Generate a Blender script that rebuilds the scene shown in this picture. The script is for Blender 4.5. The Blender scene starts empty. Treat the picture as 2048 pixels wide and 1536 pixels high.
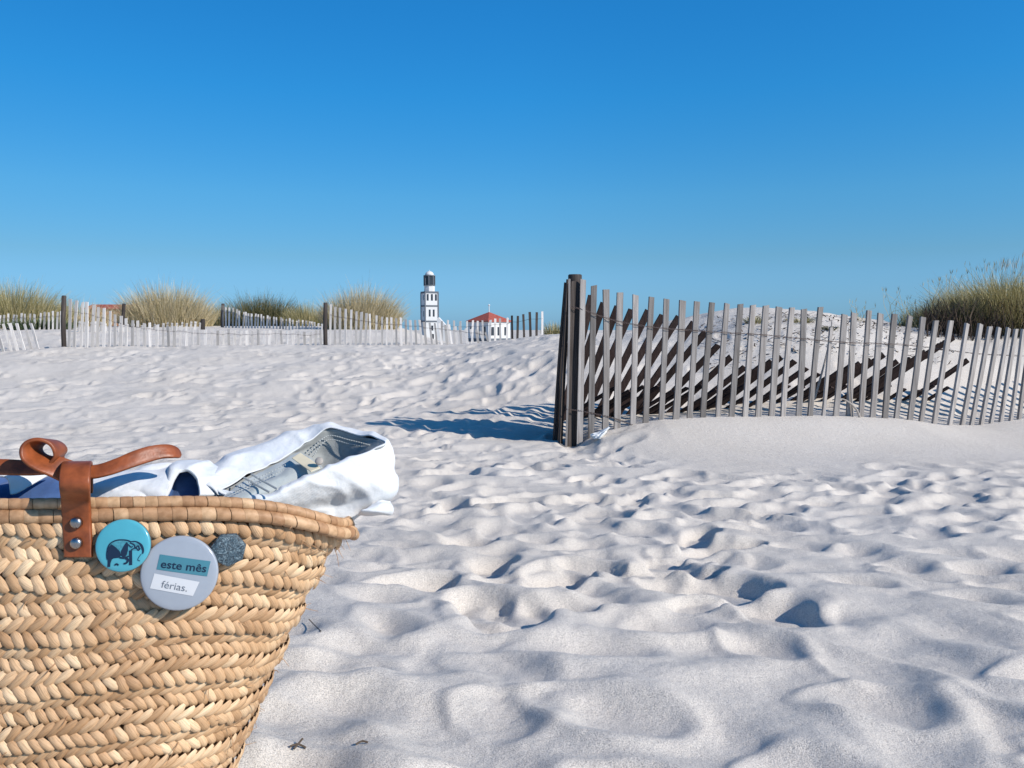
import bpy, bmesh, math, random
import numpy as np
from mathutils import Vector, Matrix

random.seed(7); RNG = np.random.default_rng(11)
SC = bpy.context.scene
COL = SC.collection
R = math.radians

# ------------------------------------------------------------------ camera, sky, sun, exposure
CAMZ = 1.0
F = 1607.0                                   # focal length in photo pixels (2048 wide)
PITCH = math.atan(113.0 / F)
cam_d = bpy.data.cameras.new('camera'); cam = bpy.data.objects.new('camera', cam_d); COL.objects.link(cam)
cam.location = (0, 0, CAMZ); cam.rotation_euler = (math.pi / 2 - PITCH, 0, 0)
cam_d.sensor_fit = 'HORIZONTAL'; cam_d.angle = 2 * math.atan(1024 / F)
cam_d.clip_start = 0.02; cam_d.clip_end = 6000
SC.camera = cam

SUN_EL = R(32); SUN_AZ = math.atan2(0.87, -0.49)   # azimuth from +Y towards +X
world = bpy.data.worlds.new('World'); SC.world = world; world.use_nodes = True
wn = world.node_tree; bg = wn.nodes['Background']
sky = wn.nodes.new('ShaderNodeTexSky'); sky.sky_type = 'NISHITA'; sky.sun_disc = False
sky.sun_elevation = SUN_EL; sky.sun_rotation = SUN_AZ
sky.air_density = 1.0; sky.dust_density = 0.3; sky.ozone_density = 3.0; sky.altitude = 0
hs = wn.nodes.new('ShaderNodeHueSaturation'); hs.inputs['Saturation'].default_value = 1.25
hs.inputs['Hue'].default_value = 0.5
wn.links.new(sky.outputs[0], hs.inputs['Color'])
# clear maritime air: the sky's own blue is deeper and its horizon less yellow than the model's default
tcw = wn.nodes.new('ShaderNodeTexCoord'); sxyz = wn.nodes.new('ShaderNodeSeparateXYZ'); wn.links.new(tcw.outputs['Generated'], sxyz.inputs[0])
rw = wn.nodes.new('ShaderNodeValToRGB'); els = rw.color_ramp.elements
SKY_T = [(0.0, (0.30, 0.64, 1.42)), (0.085, (0.43, 0.71, 0.96)), (0.155, (0.44, 0.89, 1.09)), (0.27, (0.28, 1.04, 1.31)), (0.36, (0.26, 1.10, 1.40)), (0.7, (0.5, 1.0, 1.25)), (1.0, (0.6, 1.0, 1.2))]
while len(els) < len(SKY_T): els.new(0.5)
for e_, (p_, c_) in zip(els, SKY_T): e_.position = p_; e_.color = (*c_, 1)
mxw = wn.nodes.new('ShaderNodeMix'); mxw.data_type = 'RGBA'; mxw.blend_type = 'MULTIPLY'; mxw.inputs[0].default_value = 1
wn.links.new(sxyz.outputs['Z'], rw.inputs['Fac']); wn.links.new(hs.outputs[0], mxw.inputs[6]); wn.links.new(rw.outputs[0], mxw.inputs[7]); mrw = wn.nodes.new('ShaderNodeMapRange'); mrw.inputs['From Min'].default_value = -0.6; mrw.inputs['From Max'].default_value = 0.0; mrw.inputs['To Min'].default_value = 0.80; mrw.inputs['To Max'].default_value = 1.0
wn.links.new(sxyz.outputs['X'], mrw.inputs['Value']); mxv = wn.nodes.new('ShaderNodeMix'); mxv.data_type = 'RGBA'; mxv.blend_type = 'MULTIPLY'; mxv.inputs[0].default_value = 1
wn.links.new(mxw.outputs[2], mxv.inputs[6]); wn.links.new(mrw.outputs[0], mxv.inputs[7]); wn.links.new(mxv.outputs[2], bg.inputs['Color'])
bg.inputs['Strength'].default_value = 0.10
sun_d = bpy.data.lights.new('sun', 'SUN'); sun = bpy.data.objects.new('sun', sun_d); COL.objects.link(sun)
sun_d.energy = 4.4; sun_d.angle = R(0.5); sun_d.color = (1.0, 0.925, 0.84)
to_sun = Vector((math.sin(SUN_AZ) * math.cos(SUN_EL), math.cos(SUN_AZ) * math.cos(SUN_EL), math.sin(SUN_EL)))
sun.rotation_euler = to_sun.to_track_quat('Z', 'Y').to_euler(); sun.location = (20, -12, 15)
SC.view_settings.view_transform = 'Standard'; SC.view_settings.look = 'None'
SC.view_settings.gamma = 1; SC.view_settings.exposure = 0.25

# ------------------------------------------------------------------ helpers
def P(px, py, D):
    """world point seen at photo pixel (px,py) at depth y = D"""
    a = (px - 1024) / F; b = (768 - py) / F
    d = Vector((a, math.cos(PITCH) + b * math.sin(PITCH), -math.sin(PITCH) + b * math.cos(PITCH)))
    return Vector((0, 0, CAMZ)) + d * (D / d.y)

def sstep(a, b, x):
    t = np.clip((x - a) / (b - a), 0, 1); return t * t * (3 - 2 * t)

def perlin(x, y, seed=0):
    xi = np.floor(x).astype(np.int64); yi = np.floor(y).astype(np.int64)
    xf = x - xi; yf = y - yi
    def g(ix, iy):
        h = (ix * 374761393 + iy * 668265263 + seed * 982451653) & 0xffffffff
        h = ((h ^ (h >> 13)) * 1274126177) & 0xffffffff
        h = (h ^ (h >> 16)) & 0xffff
        a = h / 65536.0 * 2 * np.pi
        return np.cos(a), np.sin(a)
    u = xf ** 3 * (xf * (xf * 6 - 15) + 10); v = yf ** 3 * (yf * (yf * 6 - 15) + 10)
    def dot(ix, iy, fx, fy):
        gx, gy = g(ix, iy); return gx * fx + gy * fy
    n00 = dot(xi, yi, xf, yf); n10 = dot(xi + 1, yi, xf - 1, yf)
    n01 = dot(xi, yi + 1, xf, yf - 1); n11 = dot(xi + 1, yi + 1, xf - 1, yf - 1)
    a = n00 + u * (n10 - n00); b = n01 + u * (n11 - n01)
    return (a + v * (b - a)) * 1.4

def mesh_np(name, verts, faces, smooth=False):
    me = bpy.data.meshes.new(name)
    verts = np.asarray(verts, dtype=np.float32)
    faces = np.asarray(faces, dtype=np.int32)
    n = faces.shape[1]
    me.vertices.add(len(verts)); me.vertices.foreach_set('co', verts.ravel())
    me.loops.add(faces.size); me.loops.foreach_set('vertex_index', faces.ravel())
    me.polygons.add(len(faces))
    me.polygons.foreach_set('loop_start', np.arange(0, faces.size, n, dtype=np.int32))
    me.polygons.foreach_set('loop_total', np.full(len(faces), n, dtype=np.int32))
    if smooth: me.polygons.foreach_set('use_smooth', np.ones(len(faces), dtype=bool))
    me.update(calc_edges=True); me.validate()
    return me

class MB:
    """collects simple shapes and links them as one mesh object"""
    def __init__(s): s.v = []; s.f = []
    def add(s, vs, fs):
        o = len(s.v); s.v += [tuple(v) for v in vs]; s.f += [tuple(i + o for i in f) for f in fs]
    def box(s, c, size, rot=None):
        hx, hy, hz = size[0] / 2, size[1] / 2, size[2] / 2
        vs = [Vector((x, y, z)) for x in (-hx, hx) for y in (-hy, hy) for z in (-hz, hz)]
        if rot is not None: vs = [rot @ v for v in vs]
        vs = [v + Vector(c) for v in vs]
        s.add(vs, [(0, 1, 3, 2), (4, 6, 7, 5), (0, 4, 5, 1), (2, 3, 7, 6), (0, 2, 6, 4), (1, 5, 7, 3)])
    def tube(s, pts, rad, n=8, cap=True):
        pts = [Vector(p) for p in pts]; m = len(pts)
        rads = rad if isinstance(rad, (list, tuple)) else [rad] * m
        o = len(s.v); up = None
        for i, p in enumerate(pts):
            t = (pts[min(i + 1, m - 1)] - pts[max(i - 1, 0)]).normalized()
            if up is None: up = t.orthogonal().normalized()
            up = (up - t * up.dot(t)).normalized(); w = t.cross(up)
            for k in range(n):
                a = 2 * math.pi * k / n
                s.v.append(tuple(p + (up * math.cos(a) + w * math.sin(a)) * rads[i]))
        for i in range(m - 1):
            for k in range(n):
                a = o + i * n + k; b = o + i * n + (k + 1) % n
                s.f.append((a, b, b + n, a + n))
        if cap:
            s.f.append(tuple(o + k for k in reversed(range(n)))); s.f.append(tuple(o + (m - 1) * n + k for k in range(n)))
    def lathe(s, prof, n=32, M=None):
        o = len(s.v); m = len(prof)
        for r, z in prof:
            for k in range(n):
                a = 2 * math.pi * k / n; v = Vector((r * math.cos(a), r * math.sin(a), z))
                s.v.append(tuple(M @ v if M is not None else v))
        for i in range(m - 1):
            for k in range(n):
                a = o + i * n + k; b = o + i * n + (k + 1) % n
                s.f.append((a, b, b + n, a + n))
        s.f.append(tuple(o + k for k in reversed(range(n)))); s.f.append(tuple(o + (m - 1) * n + k for k in range(n)))
    def build(s, name, mat, parent=None, smooth=False):
        me = bpy.data.meshes.new(name); off = parent.location if parent is not None and parent.type == 'EMPTY' and parent.parent is None else Vector((0, 0, 0))
        if parent is not None and parent.type != 'EMPTY':
            q = parent
            while q.parent is not None: q = q.parent
            off = q.location if q.type == 'EMPTY' else Vector((0, 0, 0))
        me.from_pydata([tuple(Vector(v) - off) for v in s.v], [], s.f); me.update()
        if smooth:
            for p in me.polygons: p.use_smooth = True
        me.materials.append(mat)
        o = bpy.data.objects.new(name, me); COL.objects.link(o)
        if parent is not None: o.parent = parent
        return o

def link_me(name, me, mat, parent=None, off=None):
    if off is not None:
        co = np.empty(len(me.vertices) * 3, dtype=np.float32); me.vertices.foreach_get('co', co)
        co = co.reshape(-1, 3) - np.array(off, dtype=np.float32); me.vertices.foreach_set('co', co.ravel()); me.update()
    me.materials.append(mat); o = bpy.data.objects.new(name, me); COL.objects.link(o)
    if parent is not None: o.parent = parent
    return o

def tag(o, label=None, cat=None, group=None, kind=None):
    if label: o['label'] = label
    if cat: o['category'] = cat
    if group: o['group'] = group
    if kind: o['kind'] = kind
    return o

def thing(name, loc, label, cat, group=None):
    o = bpy.data.objects.new(name, None); COL.objects.link(o); o.location = loc; o.empty_display_size = 0.05
    return tag(o, label, cat, group)

def catmull(pts, n):
    """resample a polyline smoothly to n points"""
    p = np.array([tuple(q) for q in pts], dtype=float); m = len(p)
    t = np.linspace(0, m - 1, n); i = np.clip(t.astype(int), 0, m - 2); f = (t - i)[:, None]
    p0 = p[np.clip(i - 1, 0, m - 1)]; p1 = p[i]; p2 = p[i + 1]; p3 = p[np.clip(i + 2, 0, m - 1)]
    return 0.5 * ((2 * p1) + (-p0 + p2) * f + (2 * p0 - 5 * p1 + 4 * p2 - p3) * f ** 2 + (-p0 + 3 * p1 - 3 * p2 + p3) * f ** 3)

# ------------------------------------------------------------------ materials
def new_mat(name):
    m = bpy.data.materials.new(name); m.use_nodes = True; nt = m.node_tree
    return m, nt, nt.nodes['Principled BSDF']
def N(nt, t, **kw):
    n = nt.nodes.new(t)
    for k, v in kw.items():
        if hasattr(n, k): setattr(n, k, v)
        else: n.inputs[k].default_value = v
    return n
def ramp(nt, stops):
    r = nt.nodes.new('ShaderNodeValToRGB'); e = r.color_ramp.elements
    while len(e) < len(stops): e.new(0.5)
    for q, (pos, c) in zip(e, stops): q.position = pos; q.color = (*c, 1)
    return r

def mat_sand():
    m, nt, b = new_mat('sand'); L = nt.links.new
    tc = N(nt, 'ShaderNodeTexCoord')
    n1 = N(nt, 'ShaderNodeTexNoise', Scale=1.3, Detail=6.0, Roughness=0.6); L(tc.outputs['Object'], n1.inputs['Vector'])
    r1 = ramp(nt, [(0.3, (0.575, 0.525, 0.46)), (0.7, (0.64, 0.59, 0.525))]); L(n1.outputs['Fac'], r1.inputs['Fac'])
    n2 = N(nt, 'ShaderNodeTexNoise', Scale=620.0, Detail=3.0, Roughness=0.7); L(tc.outputs['Object'], n2.inputs['Vector'])
    r2 = ramp(nt, [(0.30, (0.42, 0.42, 0.44)), (0.5, (1.0, 1.0, 1.0)), (0.70, (1.32, 1.32, 1.32))]); L(n2.outputs['Fac'], r2.inputs['Fac'])
    mx = N(nt, 'ShaderNodeMix', data_type='RGBA', blend_type='MULTIPLY'); mx.inputs[0].default_value = 1
    L(r1.outputs[0], mx.inputs[6]); L(r2.outputs[0], mx.inputs[7]); L(mx.outputs[2], b.inputs['Base Color'])
    b.inputs['Roughness'].default_value = 0.95; b.inputs['Specular IOR Level'].default_value = 0.15
    n3 = N(nt, 'ShaderNodeTexNoise', Scale=38.0, Detail=5.0, Roughness=0.6); L(tc.outputs['Object'], n3.inputs['Vector'])
    b1 = N(nt, 'ShaderNodeBump', Strength=0.6, Distance=0.006); L(n3.outputs['Fac'], b1.inputs['Height'])
    b2 = N(nt, 'ShaderNodeBump', Strength=0.8, Distance=0.0016); L(n2.outputs['Fac'], b2.inputs['Height']); L(b1.outputs[0], b2.inputs['Normal'])
    L(b2.outputs[0], b.inputs['Normal'])
    return m

def mat_wood(name, c0, c1, c2, scale=1.0, rough=0.85):
    m, nt, b = new_mat(name); L = nt.links.new
    tc = N(nt, 'ShaderNodeTexCoord'); mp = N(nt, 'ShaderNodeMapping'); mp.inputs['Scale'].default_value = (70 * scale, 70 * scale, 3.0 * scale)
    oi = N(nt, 'ShaderNodeObjectInfo')
    L(tc.outputs['Object'], mp.inputs['Vector'])
    n1 = N(nt, 'ShaderNodeTexNoise', Scale=1.0, Detail=5.0, Roughness=0.65); L(mp.outputs[0], n1.inputs['Vector'])
    r1 = ramp(nt, [(0.25, c0), (0.5, c1), (0.75, c2)]); L(n1.outputs['Fac'], r1.inputs['Fac'])
    mr = N(nt, 'ShaderNodeMapRange'); mr.inputs['To Min'].default_value = 0.6; mr.inputs['To Max'].default_value = 1.3
    L(oi.outputs['Random'], mr.inputs['Value'])
    mx = N(nt, 'ShaderNodeMix', data_type='RGBA', blend_type='MULTIPLY'); mx.inputs[0].default_value = 1
    L(r1.outputs[0], mx.inputs[6]); L(mr.outputs[0], mx.inputs[7]); L(mx.outputs[2], b.inputs['Base Color'])
    b.inputs['Roughness'].default_value = rough; b.inputs['Specular IOR Level'].default_value = 0.2
    bp = N(nt, 'ShaderNodeBump', Strength=0.5, Distance=0.002); L(n1.outputs['Fac'], bp.inputs['Height']); L(bp.outputs[0], b.inputs['Normal'])
    return m

def mat_plain(name, col, rough=0.6, metal=0.0, spec=0.3, var=0.12, scale=60.0, bump=0.0, bdist=0.001, coat=0.0):
    m, nt, b = new_mat(name); L = nt.links.new
    tc = N(nt, 'ShaderNodeTexCoord'); n1 = N(nt, 'ShaderNodeTexNoise', Scale=scale, Detail=4.0, Roughness=0.6); L(tc.outputs['Object'], n1.inputs['Vector'])
    r1 = ramp(nt, [(0.3, tuple(c * (1 - var) for c in col)), (0.7, tuple(min(1, c * (1 + var)) for c in col))]); L(n1.outputs['Fac'], r1.inputs['Fac'])
    L(r1.outputs[0], b.inputs['Base Color'])
    b.inputs['Roughness'].default_value = rough; b.inputs['Metallic'].default_value = metal; b.inputs['Specular IOR Level'].default_value = spec
    b.inputs['Coat Weight'].default_value = coat; b.inputs['Coat Roughness'].default_value = 0.15
    if bump:
        bp = N(nt, 'ShaderNodeBump', Strength=bump, Distance=bdist); L(n1.outputs['Fac'], bp.inputs['Height']); L(bp.outputs[0], b.inputs['Normal'])
    return m

def mat_island(name, stops, rough=0.6, spec=0.2, streak=None, trans=0.0):
    """colour varies per leaf / strip"""
    m, nt, b = new_mat(name); L = nt.links.new
    g = N(nt, 'ShaderNodeNewGeometry'); r1 = ramp(nt, stops); L(g.outputs['Random Per Island'], r1.inputs['Fac'])
    out = r1.outputs[0]
    if streak:
        tc = N(nt, 'ShaderNodeTexCoord'); n1 = N(nt, 'ShaderNodeTexNoise', Scale=streak, Detail=3.0, Roughness=0.6); L(tc.outputs['Object'], n1.inputs['Vector'])
        r2 = ramp(nt, [(0.3, (0.72, 0.68, 0.62)), (0.62, (1.08, 1.08, 1.08))]); L(n1.outputs['Fac'], r2.inputs['Fac'])
        mx = N(nt, 'ShaderNodeMix', data_type='RGBA', blend_type='MULTIPLY'); mx.inputs[0].default_value = 1
        L(out, mx.inputs[6]); L(r2.outputs[0], mx.inputs[7]); out = mx.outputs[2]
        bp = N(nt, 'ShaderNodeBump', Strength=0.25, Distance=0.0006); L(n1.outputs['Fac'], bp.inputs['Height']); L(bp.outputs[0], b.inputs['Normal'])
    L(out, b.inputs['Base Color'])
    b.inputs['Roughness'].default_value = rough; b.inputs['Specular IOR Level'].default_value = spec
    return m

def mat_strip(name, stops):
    """palm leaf strip: long fibres run along each strip (UV), tone varies per strip"""
    m, nt, b = new_mat(name); L = nt.links.new
    g = N(nt, 'ShaderNodeNewGeometry'); r1 = ramp(nt, stops); L(g.outputs['Random Per Island'], r1.inputs['Fac'])
    uv = N(nt, 'ShaderNodeUVMap'); mp = N(nt, 'ShaderNodeMapping'); mp.inputs['Scale'].default_value = (1.2, 11.0, 1); L(uv.outputs[0], mp.inputs['Vector'])
    n1 = N(nt, 'ShaderNodeTexNoise', Scale=1.0, Detail=4.0, Roughness=0.7); L(mp.outputs[0], n1.inputs['Vector'])
    r2 = ramp(nt, [(0.28, (0.55, 0.48, 0.40)), (0.5, (0.97, 0.96, 0.94)), (0.75, (1.14, 1.13, 1.1))]); L(n1.outputs['Fac'], r2.inputs['Fac'])
    tc = N(nt, 'ShaderNodeTexCoord'); n2 = N(nt, 'ShaderNodeTexNoise', Scale=11.0, Detail=3.0); L(tc.outputs['Object'], n2.inputs['Vector'])
    r3 = ramp(nt, [(0.35, (0.84, 0.78, 0.72)), (0.65, (1.08, 1.08, 1.06))]); L(n2.outputs['Fac'], r3.inputs['Fac'])
    mx = N(nt, 'ShaderNodeMix', data_type='RGBA', blend_type='MULTIPLY'); mx.inputs[0].default_value = 1; L(r1.outputs[0], mx.inputs[6]); L(r2.outputs[0], mx.inputs[7])
    my = N(nt, 'ShaderNodeMix', data_type='RGBA', blend_type='MULTIPLY'); my.inputs[0].default_value = 1; L(mx.outputs[2], my.inputs[6]); L(r3.outputs[0], my.inputs[7])
    L(my.outputs[2], b.inputs['Base Color']); b.inputs['Roughness'].default_value = 0.55; b.inputs['Specular IOR Level'].default_value = 0.32
    bp = N(nt, 'ShaderNodeBump', Strength=0.6, Distance=0.0008); L(n1.outputs['Fac'], bp.inputs['Height']); L(bp.outputs[0], b.inputs['Normal'])
    return m

def mat_denim(name, col, dark, scale=1.0):
    m, nt, b = new_mat(name); L = nt.links.new
    tc = N(nt, 'ShaderNodeTexCoord')
    n1 = N(nt, 'ShaderNodeTexNoise', Scale=28.0, Detail=5.0, Roughness=0.65); L(tc.outputs['Object'], n1.inputs['Vector'])
    r1 = ramp(nt, [(0.32, dark), (0.62, col)]); L(n1.outputs['Fac'], r1.inputs['Fac'])
    w = N(nt, 'ShaderNodeTexWave', Scale=420.0, Distortion=1.5, wave_type='BANDS', bands_direction='DIAGONAL'); L(tc.outputs['Object'], w.inputs['Vector'])
    r2 = ramp(nt, [(0.0, (0.95, 0.955, 0.965)), (1.0, (1, 1, 1))]); L(w.outputs['Fac'], r2.inputs['Fac'])
    mx = N(nt, 'ShaderNodeMix', data_type='RGBA', blend_type='MULTIPLY'); mx.inputs[0].default_value = 1
    L(r1.outputs[0], mx.inputs[6]); L(r2.outputs[0], mx.inputs[7]); L(mx.outputs[2], b.inputs['Base Color'])
    b.inputs['Roughness'].default_value = 0.9; b.inputs['Specular IOR Level'].default_value = 0.1
    b.inputs['Sheen Weight'].default_value = 0.15
    n2 = N(nt, 'ShaderNodeTexNoise', Scale=90.0, Detail=4.0); L(tc.outputs['Object'], n2.inputs['Vector'])
    bp0 = N(nt, 'ShaderNodeBump', Strength=0.5, Distance=0.003); L(n2.outputs['Fac'], bp0.inputs['Height'])
    bp = N(nt, 'ShaderNodeBump', Strength=0.2, Distance=0.0005); L(w.outputs['Fac'], bp.inputs['Height']); L(bp0.outputs[0], bp.inputs['Normal']); L(bp.outputs[0], b.inputs['Normal'])
    return m

M = {}
M['sand'] = mat_sand()
M['picket'] = mat_wood('weathered_picket', (0.155, 0.135, 0.12), (0.285, 0.262, 0.245), (0.42, 0.392, 0.365))
M['pale_picket'] = mat_wood('pale_picket', (0.38, 0.355, 0.33), (0.55, 0.52, 0.49), (0.68, 0.65, 0.62))
M['dark_picket'] = mat_wood('dark_brown_picket', (0.022, 0.014, 0.013), (0.040, 0.026, 0.024), (0.065, 0.045, 0.04))  # very dark brown wood tone of the collapsed pickets
M['dark_post_shaded_picket'] = mat_wood('dark_post_shaded_picket', (0.03, 0.025, 0.022), (0.06, 0.05, 0.045), (0.12, 0.10, 0.09))  # for posts; also colours some pickets as if in shade
M['wire'] = mat_plain('rusty_wire', (0.11, 0.085, 0.08), 0.7, 0.4)
M['straw'] = mat_strip('woven_palm', [(0.0, (0.43, 0.265, 0.145)), (0.35, (0.55, 0.36, 0.21)), (0.75, (0.64, 0.44, 0.27)), (1.0, (0.75, 0.57, 0.38))])
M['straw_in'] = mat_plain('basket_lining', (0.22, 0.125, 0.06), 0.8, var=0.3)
M['straw_rim'] = mat_island('wrapped_palm', [(0.0, (0.36, 0.20, 0.105)), (0.5, (0.46, 0.275, 0.15)), (1.0, (0.58, 0.38, 0.22))], 0.55, 0.3, streak=160.0)
M['leather'] = mat_plain('tan_leather', (0.225, 0.058, 0.017), 0.45, spec=0.45, var=0.4, scale=75.0, bump=0.6, bdist=0.0012)
M['leather_edge'] = mat_plain('leather_inside', (0.36, 0.15, 0.06), 0.7, var=0.2)
M['metal'] = mat_plain('rivet_metal', (0.35, 0.34, 0.34), 0.3, 1.0)
M['denim'] = mat_denim('washed_denim', (0.70, 0.705, 0.70), (0.60, 0.635, 0.665))
M['denim_in'] = mat_denim('denim_inside_shaded', (0.33, 0.345, 0.335), (0.22, 0.23, 0.23))  # waist inside: shade put into a darker denim colour
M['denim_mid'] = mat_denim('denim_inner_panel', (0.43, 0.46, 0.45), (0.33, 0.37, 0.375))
M['blue'] = mat_denim('blue_shade_cloth', (0.07, 0.135, 0.30), (0.04, 0.085, 0.21))  # bluish shade between the clothes, put into a cloth colour
M['seam'] = mat_plain('seam_thread', (0.40, 0.42, 0.41), 0.9)
M['cream'] = mat_plain('cream_label', (0.62, 0.55, 0.40), 0.85)
M['teal'] = mat_plain('teal_enamel', (0.07, 0.33, 0.41), 0.35, var=0.06, coat=0.6)
M['badge_grey'] = mat_plain('pale_enamel', (0.30, 0.33, 0.375), 0.35, var=0.04, coat=0.6)
M['badge_rim'] = mat_plain('badge_back_metal', (0.30, 0.31, 0.33), 0.35, 0.9)
M['badge_dull'] = mat_plain('dull_button', (0.33, 0.30, 0.27), 0.6)
M['ink'] = mat_plain('navy_ink', (0.008, 0.022, 0.05), 0.5, var=0.1)
M['ink_teal'] = mat_plain('teal_ink_light', (0.055, 0.235, 0.30), 0.5, var=0.3, scale=500)
M['box_teal'] = mat_plain('teal_print', (0.055, 0.185, 0.235), 0.4, var=0.04, coat=0.5)
M['box_white'] = mat_plain('white_print', (0.56, 0.57, 0.585), 0.4, var=0.02, coat=0.5)
M['text_grey'] = mat_plain('grey_ink', (0.13, 0.15, 0.18), 0.5)
M['white'] = mat_plain('white_plaster', (0.62, 0.62, 0.61), 0.8, scale=0.4, var=0.05)
M['trim'] = mat_plain('dark_stone_trim', (0.12, 0.135, 0.155), 0.8, scale=1.0)
M['glass'] = mat_plain('dark_window', (0.03, 0.035, 0.045), 0.2, spec=0.5, scale=1.0)
M['roof'] = mat_plain('terracotta_roof', (0.34, 0.085, 0.06), 0.8, scale=2.0, var=0.25)
M['adobe'] = mat_plain('ochre_wall', (0.42, 0.20, 0.10), 0.85, scale=0.5)
M['litter'] = mat_plain('white_plastic', (0.75, 0.77, 0.77), 0.4, scale=80)
M['twig'] = mat_plain('dead_twig', (0.10, 0.075, 0.055), 0.9, scale=200, var=0.3)
M['twig_pale'] = mat_plain('bleached_twig', (0.38, 0.34, 0.30), 0.9, scale=200, var=0.3)
M['grass_straw'] = mat_island('marram_straw', [(0, (0.25, 0.21, 0.10)), (0.3, (0.38, 0.31, 0.17)), (0.65, (0.52, 0.43, 0.26)), (1, (0.64, 0.55, 0.38))], 0.65)
M['grass_gold'] = mat_island('marram_gold', [(0, (0.20, 0.19, 0.07)), (0.3, (0.40, 0.34, 0.14)), (0.7, (0.58, 0.48, 0.24)), (1, (0.70, 0.60, 0.36))], 0.65)
M['grass_mix'] = mat_island('marram_mixed', [(0, (0.12, 0.125, 0.05)), (0.4, (0.26, 0.235, 0.10)), (0.75, (0.43, 0.36, 0.18)), (1, (0.56, 0.47, 0.28))], 0.65)
M['grass_dark'] = mat_island('marram_dark', [(0, (0.035, 0.045, 0.02)), (0.5, (0.09, 0.095, 0.04)), (0.8, (0.20, 0.17, 0.08)), (1, (0.36, 0.30, 0.17))], 0.65)
M['leaf_green'] = mat_island('beach_plant_leaf', [(0, (0.045, 0.075, 0.035)), (0.6, (0.09, 0.13, 0.06)), (1, (0.17, 0.20, 0.10))], 0.6)
M['seed'] = mat_island('seed_heads', [(0, (0.30, 0.24, 0.14)), (1, (0.50, 0.42, 0.28))], 0.8)
M['brown_twigs'] = mat_island('dark_dead_stems', [(0, (0.03, 0.022, 0.018)), (0.7, (0.07, 0.05, 0.04)), (1, (0.16, 0.12, 0.09))], 0.9)

# ------------------------------------------------------------------ the sand: one sheet from under the camera to the horizon
KN_Y = np.array([-60, -5, 0.0, 0.9, 1.6, 3.0, 5.0, 7.0, 9.0, 11.5, 13.5, 17, 24, 40, 70, 200, 3000.])
KN_Z = np.array([0.3, -0.35, -0.45, -0.45, -0.525, -0.65, -0.755, -0.68, -0.48, -0.265, -0.30, -0.33, -0.43, -0.9, -2.2, -4.2, -9.])
FENCE_PX = np.array([1145, 1200, 1260, 1320, 1450, 1600, 1700, 1800, 1880, 1950, 2048, 2300.])
FENCE_BY = np.array([893, 866, 850, 839, 833, 832, 832, 837, 850, 851, 838, 835.])
def fence_D(px):
    return np.interp(px, [1100, 1145, 1880, 2048, 2300], [5.06, 5.1, 5.6, 6.05, 7.0])
_fx = np.array([P(p, b, float(fence_D(p))).x for p, b in zip(FENCE_PX, FENCE_BY)])
_fz = np.array([P(p, b, float(fence_D(p))).z - CAMZ for p, b in zip(FENCE_PX, FENCE_BY)])
_fy = fence_D(FENCE_PX)

def base_z(x, y):
    """smooth lie of the sand (without prints), relative to camera height"""
    x = np.asarray(x, float); y = np.asarray(y, float)
    z = np.interp(y, KN_Y, KN_Z)
    for o in (0.5, 0.25):                       # soften the knots
        z = 0.5 * z + 0.25 * (np.interp(y * (1 + 0.12 * o) + 0.1, KN_Y, KN_Z) + np.interp(y * (1 - 0.12 * o) - 0.1, KN_Y, KN_Z))
    # dune behind the near fence, its left flank running down to the path
    h = 0.37 * sstep(-1.3, 1.0, x) + 0.31 * sstep(1.1, 2.6, x) - 0.18 * sstep(3.1, 4.6, x)
    h = h + 0.05 * perlin(x * 0.9, y * 0.9, 3) * sstep(5.5, 8, y)
    rampy = sstep(5.35, 8.3, y) * (1 - 0.72 * sstep(8.6, 13.0, y))
    z = z + h * rampy
    # the drift piled along the fence
    fy = np.interp(x, _fx, _fy); fz = np.interp(x, _fx, _fz)
    d = y - fy
    w = np.where(d < 0, np.exp(-(d / 0.62) ** 2), np.exp(-(d / 0.55) ** 2)) * sstep(0.30, 0.55, x) * (1 - sstep(5.5, 8, x))
    z = z * (1 - w) + fz * w
    # left dunes behind the far fences
    dl = 0.27 * sstep(13.0, 17.0, y) + 0.16 * sstep(17, 22, y)
    z = z + dl * (1 - sstep(-0.155, -0.075, x / np.maximum(y, 1))) * (1 - sstep(30, 60, y))
    return z

def ground(x, y):
    return float(base_z(np.array([x]), np.array([y]))[0]) + CAMZ

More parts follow.
